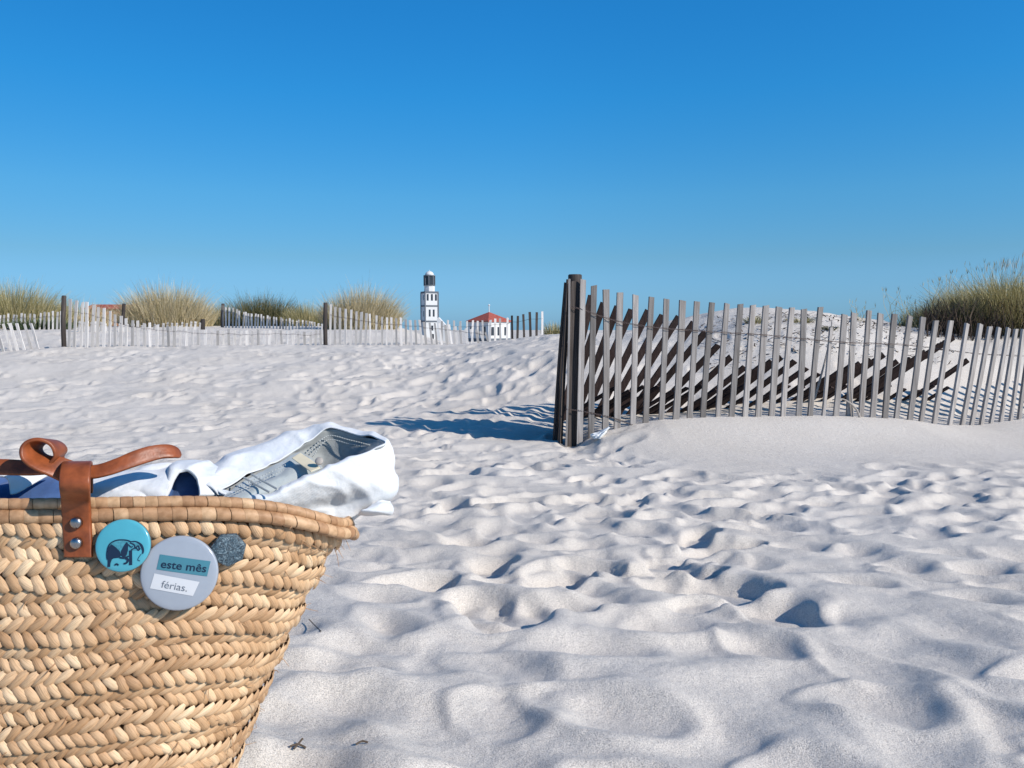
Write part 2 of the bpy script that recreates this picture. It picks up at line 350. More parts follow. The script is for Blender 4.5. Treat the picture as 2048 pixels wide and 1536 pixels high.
def build_sand():
    fine = np.arange(-38, 38.001, 0.088)
    side = 38 + np.cumsum(np.linspace(0.25, 4.2, 64)); side = side[side < 179]
    th = np.radians(np.concatenate([-side[::-1], fine, side]))
    rs = [0.16]
    while rs[-1] < 2500:
        r = rs[-1]
        rs.append(r + (max(0.006, 0.0066 * r) if r < 34 else 0.034 * r))
    rs = np.array(rs)
    RR, TT = np.meshgrid(rs, th, indexing='ij')
    X = RR * np.sin(TT); Y = RR * np.cos(TT)
    Z = base_z(X, Y)
    near = (1 - sstep(16, 30, RR))
    # smooth wind-blown drift next to the fence keeps few prints
    def calm(x, y):
        fy = np.interp(x, _fx, _fy); d = fy - y
        return sstep(0.55, 1.0, x) * (1 - sstep(0.55, 2.5, d)) * sstep(-0.4, 0.0, d)
    C = calm(X, Y)
    H = np.zeros_like(Z)
    # warped soft swells
    wx = X + 0.12 * perlin(X * 2.1, Y * 2.1, 21); wy = Y + 0.12 * perlin(X * 2.1, Y * 2.1, 22)
    nf = 1 - sstep(1.6, 3.6, RR)                 # close to the camera: broad rounded dimples
    H += 0.022 * perlin(wx * 1.7, wy * 1.7, 1) * (1 - 0.8 * C) * (1 - 0.4 * nf)
    n = perlin(wx * 3.6 + 0.35 * wy, wy * 4.6, 2)
    H += 0.0125 * (0.55 - np.sqrt(n * n + 0.03) * 1.3) * (1 - 0.9 * C) * (1 - nf)
    H += 0.0085 * np.tanh(1.7 * perlin(wx * 2.9 + 0.9 * wy, wy * 3.8 - 0.5 * wx, 12)) * nf * (1 - 0.7 * C)
    H += 0.0125 * np.tanh(1.8 * perlin(wx * 5.2 + 2.2 * wy, wy * 6.6 - 1.0 * wx, 14)) * nf * (1 - 0.7 * C)
    H += 0.0050 * perlin(wx * 9, wy * 10, 4) * (1 - 0.92 * C)
    # faint wind ripples on the drift
    H += 0.0022 * np.sin((X * 0.35 + Y) * 2 * np.pi / 0.085 + 3 * perlin(X * 2, Y * 2, 9)) * C
    H *= near
    # trodden prints
    rng = np.random.default_rng(5)
    dth_lo = th
    def stamp(fx, fy, L, W, dep, soft, ang, rim=0.35):
        r0 = math.hypot(fx, fy); t0 = math.atan2(fx, fy); rad = max(L, W) * 1.9
        i0, i1 = np.searchsorted(rs, [r0 - rad, r0 + rad]); da = rad / max(r0, 0.3)
        j0, j1 = np.searchsorted(dth_lo, [t0 - da, t0 + da])
        if i1 - i0 < 2 or j1 - j0 < 2: return
        x = X[i0:i1, j0:j1] - fx; y = Y[i0:i1, j0:j1] - fy
        ca, sa = math.cos(ang), math.sin(ang); u = x * ca + y * sa; v = -x * sa + y * ca
        k = rng.uniform(0, 100)
        wob = 0.13 * perlin(x / (L * 0.9) + k, y / (L * 0.9) + k, 31)
        q = np.sqrt((u / L) ** 2 + (v / (W * (1 + 0.25 * u / L))) ** 2) + wob
        s = sstep(0, 1, (1.12 - q) / soft)
        ri = np.exp(-((q - 1.22) / 0.24) ** 2)
        floor = dep * (1 + 0.35 * u / L)
        Hs = H[i0:i1, j0:j1]
        H[i0:i1, j0:j1] = Hs * (1 - 0.55 * s) - floor * s + dep * rim * ri
    # old, wind-softened prints everywhere
    nn = 0
    for _ in range(4700):
        y = 0.45 + 17 * rng.random() ** 1.25; x = rng.uniform(-1, 1) * (0.78 * y + 0.9)
        cm = calm(np.array([x]), np.array([y]))[0]
        if cm > 0.2 + 0.5 * rng.random(): continue
        if x > 0.75 and y > np.interp(x, _fx, _fy) - 0.1 and rng.random() < 0.75: continue
        # prints gather on the path in the middle; fewer, softer ones on the right foreground
        soft = rng.uniform(0.55, 1.1); dep = rng.uniform(0.009, 0.026) * (1 - 0.75 * float(cm))
        if y < 2.2 and x > 0.0: soft = rng.uniform(0.9, 1.3); dep *= 0.6
        if y < 2.2 and rng.random() < 0.97: continue
        stamp(x, y, rng.uniform(0.09, 0.17), rng.uniform(0.05, 0.085), dep, soft, rng.normal(0.9, 0.8), 0.25)
        nn += 1
    H += 0.0016 * perlin(X * 22, Y * 22, 6) * near * (1 - 0.8 * C)
    # close by, the wind has softened the old prints to shallow dimples
    for gy in np.arange(0.45, 2.6, 0.165):
        for gx in np.arange(-0.8, 2.2, 0.175):
            x = gx + rng.normal(0, .045) + 0.06 * gy; y = gy + rng.normal(0, .04)
            if rng.random() < 0.14: continue
            f = 1 - sstep(1.9, 2.7, y)
            stamp(x, y, rng.uniform(.062, .095), rng.uniform(.045, .062), rng.uniform(.012, .023) * float(f), 1.12, rng.normal(-0.45, 0.35), 0.34)
    # dry sand slumps where it would stand steeper than its angle of repose
    dR = np.gradient(rs)[:, None]; dT = np.gradient(th)[None, :] * rs[:, None]
    lim = rs < 20; k0 = int(lim.sum())
    def box(A, a, b):
        for ax, k in ((0, a), (1, b)):
            P_ = np.pad(A, [(k + 1, k), (0, 0)] if ax == 0 else [(0, 0), (k + 1, k)], mode='edge'); c = np.cumsum(P_, axis=ax)
            A = (c[2 * k + 1:] - c[:-2 * k - 1]) / (2 * k + 1) if ax == 0 else (c[:, 2 * k + 1:] - c[:, :-2 * k - 1]) / (2 * k + 1)
        return A
    for _ in range(2):
        Hk = H[:k0]; Zt = box(Z[:k0] + Hk, 1, 3); g = np.hypot(np.gradient(Zt, axis=0) / dR[:k0], np.gradient(Zt, axis=1) / dT[:k0])
        m = box(box(sstep(0.40, 0.80, g), 3, 12), 3, 12); m = np.clip(m * 1.6, 0, 0.9)
        H[:k0] = Hk * (1 - m) + box(box(Hk, 2, 7), 1, 5) * m
    H = np.where((H < -0.012) & (RR < 7), -0.012 - 0.011 * np.tanh((-H - 0.012) / 0.016), H)
    # fresh, crisp prints seen in the middle of the picture
    def at(px, py):
        D = 0.8
        for _ in range(400):
            p = P(px, py, D)
            if p.z - CAMZ <= float(base_z(p.x, p.y)): break
            D += 0.02
        return p.x, p.y
    fresh = [(1450, 1180, .085, .075, .05, .9), (1405, 1150, .05, .03, .03, .2), (1350, 1020, .12, .05, .035, 2.6), (1270, 985, .12, .05, .035, 2.5),
             (1420, 995, .11, .06, .04, .3), (1500, 1035, .16, .045, .03, 2.5), (1170, 1000, .13, .06, .04, .1), (1190, 1035, .12, .05, .03, .3),
             (1255, 1072, .06, .04, .035, .8), (1400, 1070, .10, .04, .035, 1.2), (1480, 1095, .10, .04, .035, .9), (1330, 1120, .05, .03, .03, .2),
             (1300, 1145, .10, .035, .03, .3), (1200, 1140, .10, .05, .03, 2.5), (1070, 1160, .12, .045, .025, .2), (1100, 1150, .06, .05, .03, .5),
             (1010, 1005, .13, .07, .045, .4), (960, 930, .14, .06, .04, 2.5), (1080, 935, .13, .07, .04, 2.7), (940, 1020, .10, .05, .03, .5),
             (1290, 1250, .10, .07, .035, .6), (1370, 1250, .10, .07, .035, .6), (900, 945, .14, .06, .04, .4), (1400, 1215, .06, .03, .02, .4),
             (860, 895, .16, .07, .035, 2.7), (1230, 935, .13, .06, .035, 2.6), (900, 720, .2, .12, .06, .5), (985, 715, .24, .14, .07, .4),
             (860, 760, .22, .13, .06, .9), (950, 790, .24, .16, .07, .6), (1060, 740, .3, .09, .06, 1.0), (740, 735, .2, .11, .05, .6),
             (810, 790, .2, .1, .05, .5), (760, 820, .2, .1, .05, .7), (590, 760, .2, .1, .05, .4), (560, 830, .16, .08, .04, .4), (400, 850, .15, .08, .04, .3),
             (660, 1405, .075, .06, .03, .2), (870, 1335, .09, .06, .024, 2.8), (720, 1300, .06, .045, .02, .5), (1010, 1255, .08, .05, .022, .4)]
    for px, py, L, W, d, a in fresh:
        x, y = at(px, py); s = 0.34 if 880 < py < 1230 else 0.6
        if py > 1240: s = 1.15; d *= 0.55
        else: d *= 0.60
        stamp(x, y, L * 1.1, W * 1.2, d, s, a, 0.22)
    for _ in range(30):
        px = rng.uniform(820, 1560); py = rng.uniform(900, 1230)
        x, y = at(px, py)
        if calm(np.array([x]), np.array([y]))[0] > 0.2: continue
        stamp(x, y, rng.uniform(.09, .15), rng.uniform(.05, .08), rng.uniform(.015, .03), 0.5, rng.normal(1.2, 1.0), 0.2)
    H = np.where((H > 0.008) & (RR < 7), 0.008 + 0.011 * np.tanh((H - 0.008) / 0.016), H)
    # no print lifts the sand round the basket
    Z = Z + H * sstep(0.2, 0.5, RR)
    nr, nc = X.shape
    V = np.stack([X, Y, Z + CAMZ], -1).reshape(-1, 3)
    idx = np.arange(nr * nc).reshape(nr, nc)
    a = idx[:-1, :-1]; b = idx[1:, :-1]; c = idx[1:, 1:]; d = idx[:-1, 1:]
    Fc = np.stack([a, d, c, b], -1).reshape(-1, 4)
    # close the ring behind the camera and the small hole below it
    cl = np.stack([idx[:-1, -1], idx[:-1, 0], idx[1:, 0], idx[1:, -1]], -1)
    V = np.vstack([V, [[0, 0, V[idx[0], 2].mean()]]]); ctr = len(V) - 1
    hole = [[ctr, idx[0, (j + 1) % nc], idx[0, j], idx[0, j]] for j in range(nc)]
    me = mesh_np('sand', V, np.vstack([Fc, cl]), True)
    bm = bmesh.new(); bm.from_mesh(me); bm.verts.ensure_lookup_table()
    for h in hole:
        try: bm.faces.new([bm.verts[h[0]], bm.verts[h[1]], bm.verts[h[2]]]).smooth = True
        except ValueError: pass
    bm.to_mesh(me); bm.free()
    o = link_me('sand', me, M['sand']); tag(o, kind='structure')
    tag(o, 'pale trodden beach sand with footprints and soft drifts')
    # height lookup with prints
    def hz(x, y):
        r0 = math.hypot(x, y); t0 = math.atan2(x, y)
        i = int(np.clip(np.searchsorted(rs, r0), 0, nr - 1)); j = int(np.clip(np.searchsorted(th, t0), 0, nc - 1))
        return float(Z[i, j]) + CAMZ
    return hz
SAND_Z = build_sand()

def on_sand(px, py):
    D = 0.5
    while D < 60:
        p = P(px, py, D)
        if p.z <= SAND_Z(p.x, p.y): break
        D *= 1.004
    return p

# ------------------------------------------------------------------ picket fences
def picket_mb(b, t, width, thick, yaw, rng, taper=0.0):
    """a split-wood picket from b to t, slightly warped, with a rough sawn top"""
    mb = MB(); b = Vector(b); t = Vector(t); ax = (t - b).normalized()
    side = Vector((math.cos(yaw), math.sin(yaw), 0)); side = (side - ax * side.dot(ax)).normalized(); nrm = ax.cross(side)
    n = 6; L = (t - b).length; o = 0; vs = []; fs = []
    bow = rng.uniform(-1, 1) * 0.006 * L; bow2 = rng.uniform(-1, 1) * 0.006 * L; k1 = rng.uniform(-.12, .12)
    for i in range(n):
        f = i / (n - 1); p = b + (t - b) * f + side * bow * math.sin(math.pi * f) + nrm * bow2 * math.sin(math.pi * f)
        w = width * (1 + 0.06 * rng.uniform(-1, 1)) * (1 - taper * f); h = thick
        for sx, sy in ((-1, -1), (1, -1), (1, 1), (-1, 1)):
            q = p + side * sx * w / 2 + nrm * sy * h / 2
            if i == n - 1: q = q + ax * sx * w * k1
            vs.append(q)
    for i in range(n - 1):
        for k in range(4):
            a = i * 4 + k; c = i * 4 + (k + 1) % 4
            fs.append((a, c, c + 4, a + 4))
    fs.append((3, 2, 1, 0)); fs.append(tuple((n - 1) * 4 + k for k in range(4)))
    mb.add(vs, fs); return mb

frng = random.Random(4)
def fix_normals(o):
    bm = bmesh.new(); bm.from_mesh(o.data); bmesh.ops.recalc_face_normals(bm, faces=bm.faces); bm.to_mesh(o.data); bm.free()

# --- near fence: end post, pickets, two wires
base = P(1150, 893, 5.15)
fence = thing('picket_fence', base, 'near grey picket fence wired to a tall end post, half buried in a sand drift', 'fence')
near = [(1166, 559, 1159, 897), (1188, 571, 1183, 882), (1212, 579, 1209, 868), (1240, 585, 1235, 861), (1271, 590, 1264, 852), (1303, 594, 1292, 846),
        (1333, 598, 1322, 840), (1365, 601, 1350, 838), (1394, 603, 1379, 836), (1424, 605, 1407, 834), (1454, 607, 1437, 834), (1481, 608, 1463, 832),
        (1506, 610, 1490, 832), (1532, 611, 1517, 832), (1558, 614, 1543, 831), (1584, 615, 1567, 831), (1608, 618, 1596, 830), (1641, 614, 1621, 831),
        (1662, 655, 1646, 830), (1689, 629, 1671, 830), (1708, 626, 1697, 830), (1738, 621, 1722, 830), (1761, 627, 1745, 831), (1789, 628, 1771, 832),
        (1820, 632, 1793, 835), (1846, 634, 1819, 838), (1872, 641, 1842, 843), (1902, 641, 1869, 849), (1934, 647, 1898, 853), (1961, 648, 1923, 853),
        (1980, 653, 1943, 852), (1998, 655, 1962, 850), (2017, 656, 1981, 849), (2032, 658, 2002, 846), (2046, 659, 2020, 843), (2064, 660, 2039, 840),
        (2082, 662, 2058, 840), (2100, 663, 2077, 839), (2119, 664, 2097, 839), (2138, 666, 2116, 838), (2157, 667, 2136, 838), (2177, 668, 2157, 838), (2198, 669, 2178, 838), (2220, 670, 2200, 838), (2242, 671, 2222, 838), (2265, 672, 2245, 838)]
def fence_yaw(px):
    a = P(px - 30, 800, float(fence_D(px - 30))); b = P(px + 30, 800, float(fence_D(px + 30))); return math.atan2(b.y - a.y, b.x - a.x)
for i, (tx, ty, bx, by) in enumerate(near):
    D = float(fence_D(bx)); b = P(bx, by, D); t = P(tx, ty, D + (0.02 if i else 0)); d = (t - b).normalized()
    w = frng.uniform(0.034, 0.042) if i != 18 else 0.022
    o = picket_mb(b - d * 0.22, t, w, 0.017, fence_yaw(bx) + frng.uniform(-.12, .12), frng).build('picket', M['picket'], fence); fix_normals(o)
# the end post and the pickets rolled round it
pb = P(1147, 893, 5.17); pt = P(1150, 549, 5.17)
post = MB(); d = (pt - pb)
post.tube([pb - d.normalized() * 0.25, pb, pb + d * 0.5, pt - d.normalized() * 0.006, pt], [0.047, 0.046, 0.045, 0.044, 0.040], 20)
post.build('end_post', M['dark_post_shaded_picket'], fence, True)
for tx, ty, bx, by, D, w, yaw in ((1131, 566, 1109, 886, 5.20, .032, 1.25), (1137, 560, 1121, 893, 5.13, .036, 0.9), (1139, 558, 1131, 898, 5.09, .02, 1.45), (1147, 562, 1139, 894, 5.112, .03, 0.35),
                                (1133, 568, 1114, 872, 5.29, .036, 1.35), (1131, 580, 1113, 868, 5.40, .036, 1.45), (1130, 590, 1113, 864, 5.52, .036, 1.5)):
    b = P(bx, by, D); t = P(tx, ty, D); dd = (t - b).normalized()
    o = picket_mb(b - dd * 0.22, t, w, 0.0115, yaw, frng).build('picket', M['picket'] if D < 5.1 else M['dark_post_shaded_picket'], fence); fix_normals(o)  # pickets farther back coloured dark, as the shaded half of the cluster
for k in range(9):                              # the rolled-back wing behind the post: hidden pickets added to make its shadow solid
    D = 5.28 + 0.045 * k; px = 1114 + 0.12 * k + (3 if k % 2 else 0); x = P(px, 700, D).x; gz = SAND_Z(x, D)
    b = Vector((x, D, gz)); t = Vector((x + .06, D + .02, CAMZ + .24 - .05 * k)); dd = (t - b).normalized()
    o = picket_mb(b - dd * .2, t, .043, .011, 1.45 + frng.uniform(-.1, .1), frng).build('picket', M['dark_post_shaded_picket'], fence); fix_normals(o)
def wire_mb(pts, amp=0.004):
    q = catmull(pts, 160); mb = MB()
    for ph in (0, math.pi):
        pp = []
        for i, p in enumerate(q):
            a = i * 0.9 + ph; pp.append(Vector(p) + Vector((0, math.cos(a) * amp, math.sin(a) * amp)))
        mb.tube(pp, 0.0017, 5)
    return mb
wire_mb([P(px, py, float(fence_D(px)) - 0.012) for px, py in ((1138, 612), (1168, 620), (1226, 640), (1304, 654), (1418, 663), (1540, 671), (1677, 684), (1813, 690), (1950, 707), (2046, 712), (2250, 722))]).build('wire', M['wire'], fence)
wire_mb([P(px, py, float(fence_D(px)) - 0.012) for px, py in ((1132, 818), (1168, 823), (1226, 836), (1270, 852), (1310, 866))]).build('wire', M['wire'], fence)
# a strip of bark hanging off the pickets is left on the fence as dry stem: separate twigs below

# --- collapsed dark fence behind it
cb = P(1350, 812, 6.0)
coll = thing('collapsed_fence', cb, 'collapsed dark brown picket fence leaning to the right behind the near grey fence', 'fence')
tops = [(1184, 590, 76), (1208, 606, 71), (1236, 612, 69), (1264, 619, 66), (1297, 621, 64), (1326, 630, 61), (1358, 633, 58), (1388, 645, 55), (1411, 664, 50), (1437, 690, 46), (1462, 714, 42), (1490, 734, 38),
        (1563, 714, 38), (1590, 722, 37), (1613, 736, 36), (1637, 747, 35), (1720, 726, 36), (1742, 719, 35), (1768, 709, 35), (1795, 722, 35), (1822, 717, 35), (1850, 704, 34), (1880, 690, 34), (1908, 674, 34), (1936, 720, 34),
        (1506, 741, 37), (1524, 731, 38), (1543, 722, 38), (1660, 752, 34), (1681, 742, 36), (1700, 733, 36)] + [(1230 + 29 * q, 776 + 6 * math.sin(q * 1.9), 31) for q in range(24)]  # last, low row of slats added to darken the shadowed floor
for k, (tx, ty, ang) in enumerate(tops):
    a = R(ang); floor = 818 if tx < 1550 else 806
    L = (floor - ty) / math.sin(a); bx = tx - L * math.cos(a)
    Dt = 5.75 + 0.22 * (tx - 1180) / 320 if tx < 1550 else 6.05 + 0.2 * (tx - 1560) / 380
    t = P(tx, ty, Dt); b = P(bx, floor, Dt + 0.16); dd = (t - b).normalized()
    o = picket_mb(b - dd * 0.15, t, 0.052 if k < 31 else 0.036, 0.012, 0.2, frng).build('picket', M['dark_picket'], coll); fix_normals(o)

# --- far fences
def far_fence(label, Dfun, x0, x1, spacing, topfun, mat, lean=0.0, w=0.038, posts=(), wires=(0.75,), ybase=None, jitter=1.0):
    spacing *= 0.95; w *= 0.98
    xm = x0; D0 = Dfun(xm); q = P(xm, 690, D0); root = thing('picket_fence', (q.x, D0, ground(q.x, D0)), label, 'fence', 'picket fences across the beach')
    px = x0; line = []
    while px < x1:
        D = Dfun(px); x = P(px, 690, D).x; gz = SAND_Z(x, D)
        l = (lean(px) if callable(lean) else lean) + frng.uniform(-2.0, 2.0) * jitter
        t = P(px + l, topfun(px) + frng.uniform(-2.2, 2.2) * jitter, D); b = Vector((x, D, gz))
        if t.z > gz + 0.03:
            dd = (t - b).normalized()
            o = picket_mb(b - dd * 0.08, t, w * frng.uniform(0.85, 1.15), 0.012, frng.uniform(-.2, .2), frng).build('picket', mat(px) if callable(mat) else mat, root); fix_normals(o)
            line.append((b, t))
        px += spacing * frng.uniform(0.85, 1.15)
    for f in wires:
        mb = MB(); mb.tube([b + (t - b) * f + Vector((0, -0.012, 0)) for b, t in line], 0.003, 4); mb.build('wire', M['wire'], root)
    for ppx, pty, rad in posts:
        D = Dfun(ppx) + 0.03; x = P(ppx, 690, D).x; t = P(ppx, pty, D)
        mb = MB(); mb.tube([(x, D, SAND_Z(x, D) - 0.2), (x, D, (t.z + SAND_Z(x, D)) / 2), t - Vector((0, 0, .01)), t], [rad, rad, rad * .95, rad * .7], 12)
        mb.build('post', M['dark_post_shaded_picket'], root, True)
    return root
ip = lambda xs, ys: (lambda x: float(np.interp(x, xs, ys)))
far_fence('long pale picket fence starting at the tall dark post at left', ip([128, 650], [11.3, 13.2]), 138, 648, 12.5,
          ip([138, 165, 200, 240, 262, 300, 340, 400, 480, 650], [600, 603, 614, 632, 640, 647, 652, 657, 661, 662]), M['pale_picket'], ip([138, 300, 650], [3, 0, 0]), posts=[(128, 591, 0.033)])
far_fence('pale picket fence sloping down from the dark post beside the rounded grass clump', ip([652, 980], [13.2, 13.6]), 660, 985, 11,
          ip([660, 700, 760, 830, 880, 930, 985], [609, 619, 631, 640, 646, 654, 664]), M['pale_picket'], ip([660, 850, 960], [2, -3, -6]), posts=[(651, 605, 0.034)])
far_fence('picket fence partly coloured as backlit, climbing the sand mound in front of the red roofed house', ip([880, 1090], [15.5, 12.8]), 884, 1090, 12.3,
          ip([884, 940, 1000, 1040, 1090], [640, 641, 638, 630, 620]), lambda px: M['dark_post_shaded_picket'] if px > 1024 and px < 1082 else M['pale_picket'], 0)  # right-hand pickets take a dark colour to look backlit
far_fence('fine distant picket fence coming down in front of the dark third grass clump', ip([440, 650], [20, 18]), 446, 645, 6.8,
          ip([446, 480, 520, 600, 645], [610, 622, 630, 641, 648]), M['pale_picket'], 0, posts=[(446, 607, 0.04)])
far_fence('short distant picket fence across the foot of the leftmost grass clump', ip([-60, 124], [17.5, 17]), -60, 124, 9,
          ip([-60, 60, 124], [630, 628, 622]), M['pale_picket'], 0)
far_fence('crooked low pickets leaning left at the left edge of the beach', ip([-90, 84], [10.6, 11.3]), -90, 86, 15,
          ip([-90, 30, 84], [640, 648, 645]), M['pale_picket'], -14, wires=())
far_fence('low row of distant pickets ending at a short dark stake', ip([145, 405], [16, 17]), 150, 402, 9.5,
          ip([150, 260, 402], [640, 650, 643]), M['pale_picket'], 0, posts=[(406, 638, 0.05), (248, 607, 0.035)])

# ------------------------------------------------------------------ dune grass
def blades(rng, n, rx, ry, h, w, spread, droop, hvar=0.3, lean=(0.0, 0.0), seg=4, dome=0.5):
    """n thin curved blades from an oval foot; returns verts, faces, tips"""
    a = rng.uniform(0, 2 * np.pi, n); rr = np.sqrt(rng.random(n))
    bx = rx * rr * np.cos(a); by = ry * rr * np.sin(a)
    out = rng.normal(0, 0.55, n)
    dx = np.cos(a) * rr * spread + rng.normal(0, 0.14, n) + lean[0]; dy = np.sin(a) * rr * spread + rng.normal(0, 0.14, n) + lean[1]
    hh = h * (1 - dome * rr ** 2) * (1 + rng.normal(0, hvar, n) * 0.5); hh = np.clip(hh, h * 0.15, h * 1.5)
    dr = droop * rng.uniform(0.2, 1.0, n)
    az = rng.uniform(0, 2 * np.pi, n); sx = np.cos(az); sy = np.sin(az)
    V = []; 
    for i in range(seg + 1):
        f = i / seg
        x = bx + dx * hh * (f + dr * f * f); y = by + dy * hh * (f + dr * f * f); z = hh * (f - 0.35 * dr * f ** 3)
        ww = w * (1 - 0.85 * f) * rng.uniform(0.8, 1.2, n) / 2
        V.append(np.stack([x - sx * ww, y - sy * ww, z], -1)); V.append(np.stack([x + sx * ww, y + sy * ww, z], -1))
    V = np.stack(V, 1)                        # n, 2(seg+1), 3
    k = 2 * (seg + 1); o = (np.arange(n) * k)[:, None]
    fs = [np.concatenate([o + 2 * i, o + 2 * i + 1, o + 2 * i + 3, o + 2 * i + 2], 1) for i in range(seg)]
    tips = V[:, -1, :]
    return V.reshape(-1, 3), np.concatenate(fs, 0), tips

def heads_mesh(rng, tips, L, w):
    """feathery seed heads: three crossed slivers at chosen tips"""
    V = []; Fs = []
    for t in tips:
        for _ in range(3):
            a = rng.uniform(0, 2 * math.pi); s = np.array([math.cos(a), math.sin(a), 0]) * w; u = np.array([rng.normal(0, .2), rng.normal(0, .2), 1.0]) * L
            o = len(V); V += [t, t + u * .4 + s, t + u, t + u * .4 - s]; Fs.append((o, o + 1, o + 2, o + 3))
    return V, Fs

def tussock(px, D, wpx, toppy, n, mat, label, w=0.011, ry=None, spread=0.75, droop=0.7, lean=(0.0, 0.0), seed=0, heads=0, dome=0.55, name='grass_tussock', group='dune grass clumps', sink=0.05, hvar=0.3):
    rng = np.random.default_rng(seed); x = P(px, 690, D).x; gz = SAND_Z(x, D) - sink
    h = P(px, toppy, D).z - gz; rx = wpx / F * D / 2 * 0.92; ry = ry or rx * 0.8
    root = thing(name, (x, D, gz), label, 'dune grass', group)
    V, Fc, tips = blades(rng, n, rx, ry, h * 0.97, w, spread * rx / max(h, .05) * 0.5, droop, lean=lean, dome=dome, hvar=hvar)
    link_me('blades', mesh_np('blades', V, Fc), mat, root)
    if heads:
        hi = np.argsort(-tips[:, 2])[:heads * 4]; sel = rng.choice(hi, heads, replace=False)
        hv, hf = heads_mesh(rng, tips[sel], 0.12, w * 0.3); tag(link_me('seed_heads', mesh_np('seed_heads', hv, hf), M['seed'], root), kind='stuff')
    return root
tussock(20, 20, 230, 556, 4200, M['grass_mix'], 'green and straw grass clump at the left edge behind the short pickets', 0.013, seed=1, dome=0.6)
tussock(335, 21, 190, 560, 4200, M['grass_straw'], 'tall straw coloured grass clump between the tall dark post and the fine distant fence', 0.013, seed=2, dome=0.65)
tussock(525, 24, 150, 582, 3000, M['grass_dark'], 'dark green grass clump behind the fine distant picket fence', 0.014, seed=3, dome=0.5)
tussock(612, 23, 90, 602, 1500, M['grass_mix'], 'small mixed grass clump between the dark clump and the middle post', 0.013, seed=4, dome=0.5)
tussock(722, 19, 160, 566, 3600, M['grass_straw'], 'rounded straw grass clump rising behind the dark middle fence post', 0.012, seed=5, dome=0.6, lean=(0.05, 0))
tussock(440, 25, 60, 598, 700, M['grass_mix'], 'thin small grass tuft at the top of the fine distant fence', 0.013, seed=6)
tussock(165, 23, 120, 592, 1000, M['grass_straw'], 'low straw grass tuft just right of the tall dark post', 0.013, seed=7)
tussock(80, 17.6, 110, 634, 900, M['leaf_green'], 'low dark green beach plants at the foot of the leftmost grass clump', 0.03, seed=8, name='beach_plant', group='low beach plants', dome=0.3, spread=1.4)
tussock(1110, 16, 50, 640, 500, M['grass_mix'], 'small green tuft just left of the near end post on the mound crest', 0.012, seed=9, dome=0.4)
# right hand clump on the dune
tussock(2030, 8.6, 340, 528, 11000, M['grass_gold'], 'large bushy grass clump with dark base on the dune at the right edge', 0.0065, seed=10, heads=45, dome=0.62, droop=0.9, hvar=0.18)
def stems_thicket(px0, px1, D, py0, py1, n, label, seed):
    rng = random.Random(seed); xm = P((px0 + px1) / 2, 640, D).x; root = thing('dead_thicket', (xm, D, SAND_Z(xm, D)), label, 'bush')
    nr = np.random.default_rng(seed); V = []; Fs = []
    for _ in range(n):
        px = rng.uniform(px0, px1); d = D + rng.uniform(-.25, .35); x = P(px, 640, d).x; z = SAND_Z(x, d)
        h = (P(px, rng.uniform(py0, py1), d).z - z); a = rng.uniform(0, 6.28); s = Vector((math.cos(a), math.sin(a), 0)) * 0.0035
        b = Vector((x, d, z - .03)); t = b + Vector((rng.uniform(-.6, .6) * h, rng.uniform(-.6, .3) * h, h)); m = (b + t) / 2 + Vector((rng.uniform(-.05, .05), 0, 0.04))
        o = len(V); V += [b - s, b + s, m + s, m - s, t + s * .4, t - s * .4]; Fs += [(o, o + 1, o + 2, o + 3), (o + 3, o + 2, o + 4, o + 5)]
    link_me('stems', mesh_np('stems', np.array([tuple(v - root.location) for v in V]), Fs), M['brown_twigs'], root)
    return root
stems_thicket(1850, 2160, 8.1, 640, 588, 1300, 'dark tangle of dead stems under the large grass clump on the right', 3)
tussock(1835, 8.4, 70, 603, 700, M['grass_mix'], 'small yellow green tuft left of the large right hand grass clump', 0.006, seed=11, dome=0.5)
tussock(1925, 8.2, 120, 585, 1500, M['grass_dark'], 'dark green tuft in the left foot of the large right hand clump', 0.006, seed=12, dome=0.5)
# tall thin flowering stems left of the clump
def wispy(px, D, toppy, n, spreadpx, label, seed):
    toppy += 12
    rng = random.Random(seed); xm = P(px, 640, D).x
    st = MB(); nr = np.random.default_rng(seed); tips = []
    for i in range(n):
        x = xm + rng.uniform(-.5, .5) * spreadpx / F * D; y = D + rng.uniform(-.2, .2); z = SAND_Z(x, y) - .02
        t = P(px + rng.uniform(-.6, .9) * spreadpx, toppy + rng.uniform(0, 34), y); b = Vector((x, y, z)); m = (b + t) / 2 + Vector((rng.uniform(-.05, .02), 0, .05))
        st.tube([b, m, t], [0.0022, 0.0018, 0.001], 4); tips.append(np.array(t))
    hv, hf = heads_mesh(nr, tips, 0.06, 0.002); st.add(hv, hf)
    tag(st.build('wispy_grass', M['grass_mix']), label, 'dune grass', 'wispy grass stems on the dune crest')
wispy(1880, 8.3, 530, 20, 60, 'wispy stems standing against the sky beside the large right hand clump', 31)
wispy(1800, 8.3, 570, 14, 60, 'sparse wispy stems above the small yellow green tuft', 32)
wispy(1720, 8.4, 594, 10, 50, 'shortest wispy stems farthest left on the dune crest', 33)
wispy(1985, 8.4, 512, 26, 110, 'tallest wispy stems rising out of the large right hand clump', 34)
# small plants on the dune behind the near fence
small = [(1510, 8.0, 40, 628, 'flat greenish plant on the dune crest, leftmost of three behind near pickets'), (1600, 7.9, 46, 632, 'yellow green plant on the dune crest, middle of three behind near pickets'), (1655, 7.6, 34, 650, 'small grey plant on the dune face, rightmost of three behind near pickets')]
for k, (px, D, wd, ty, lb) in enumerate(small):
    tussock(px, D, wd, ty, 160, M['grass_mix'] if k < 2 else M['grass_dark'], lb, 0.008, seed=40 + k, name='beach_plant', group='small plants on the dune', dome=0.3, spread=1.6, sink=0.02)
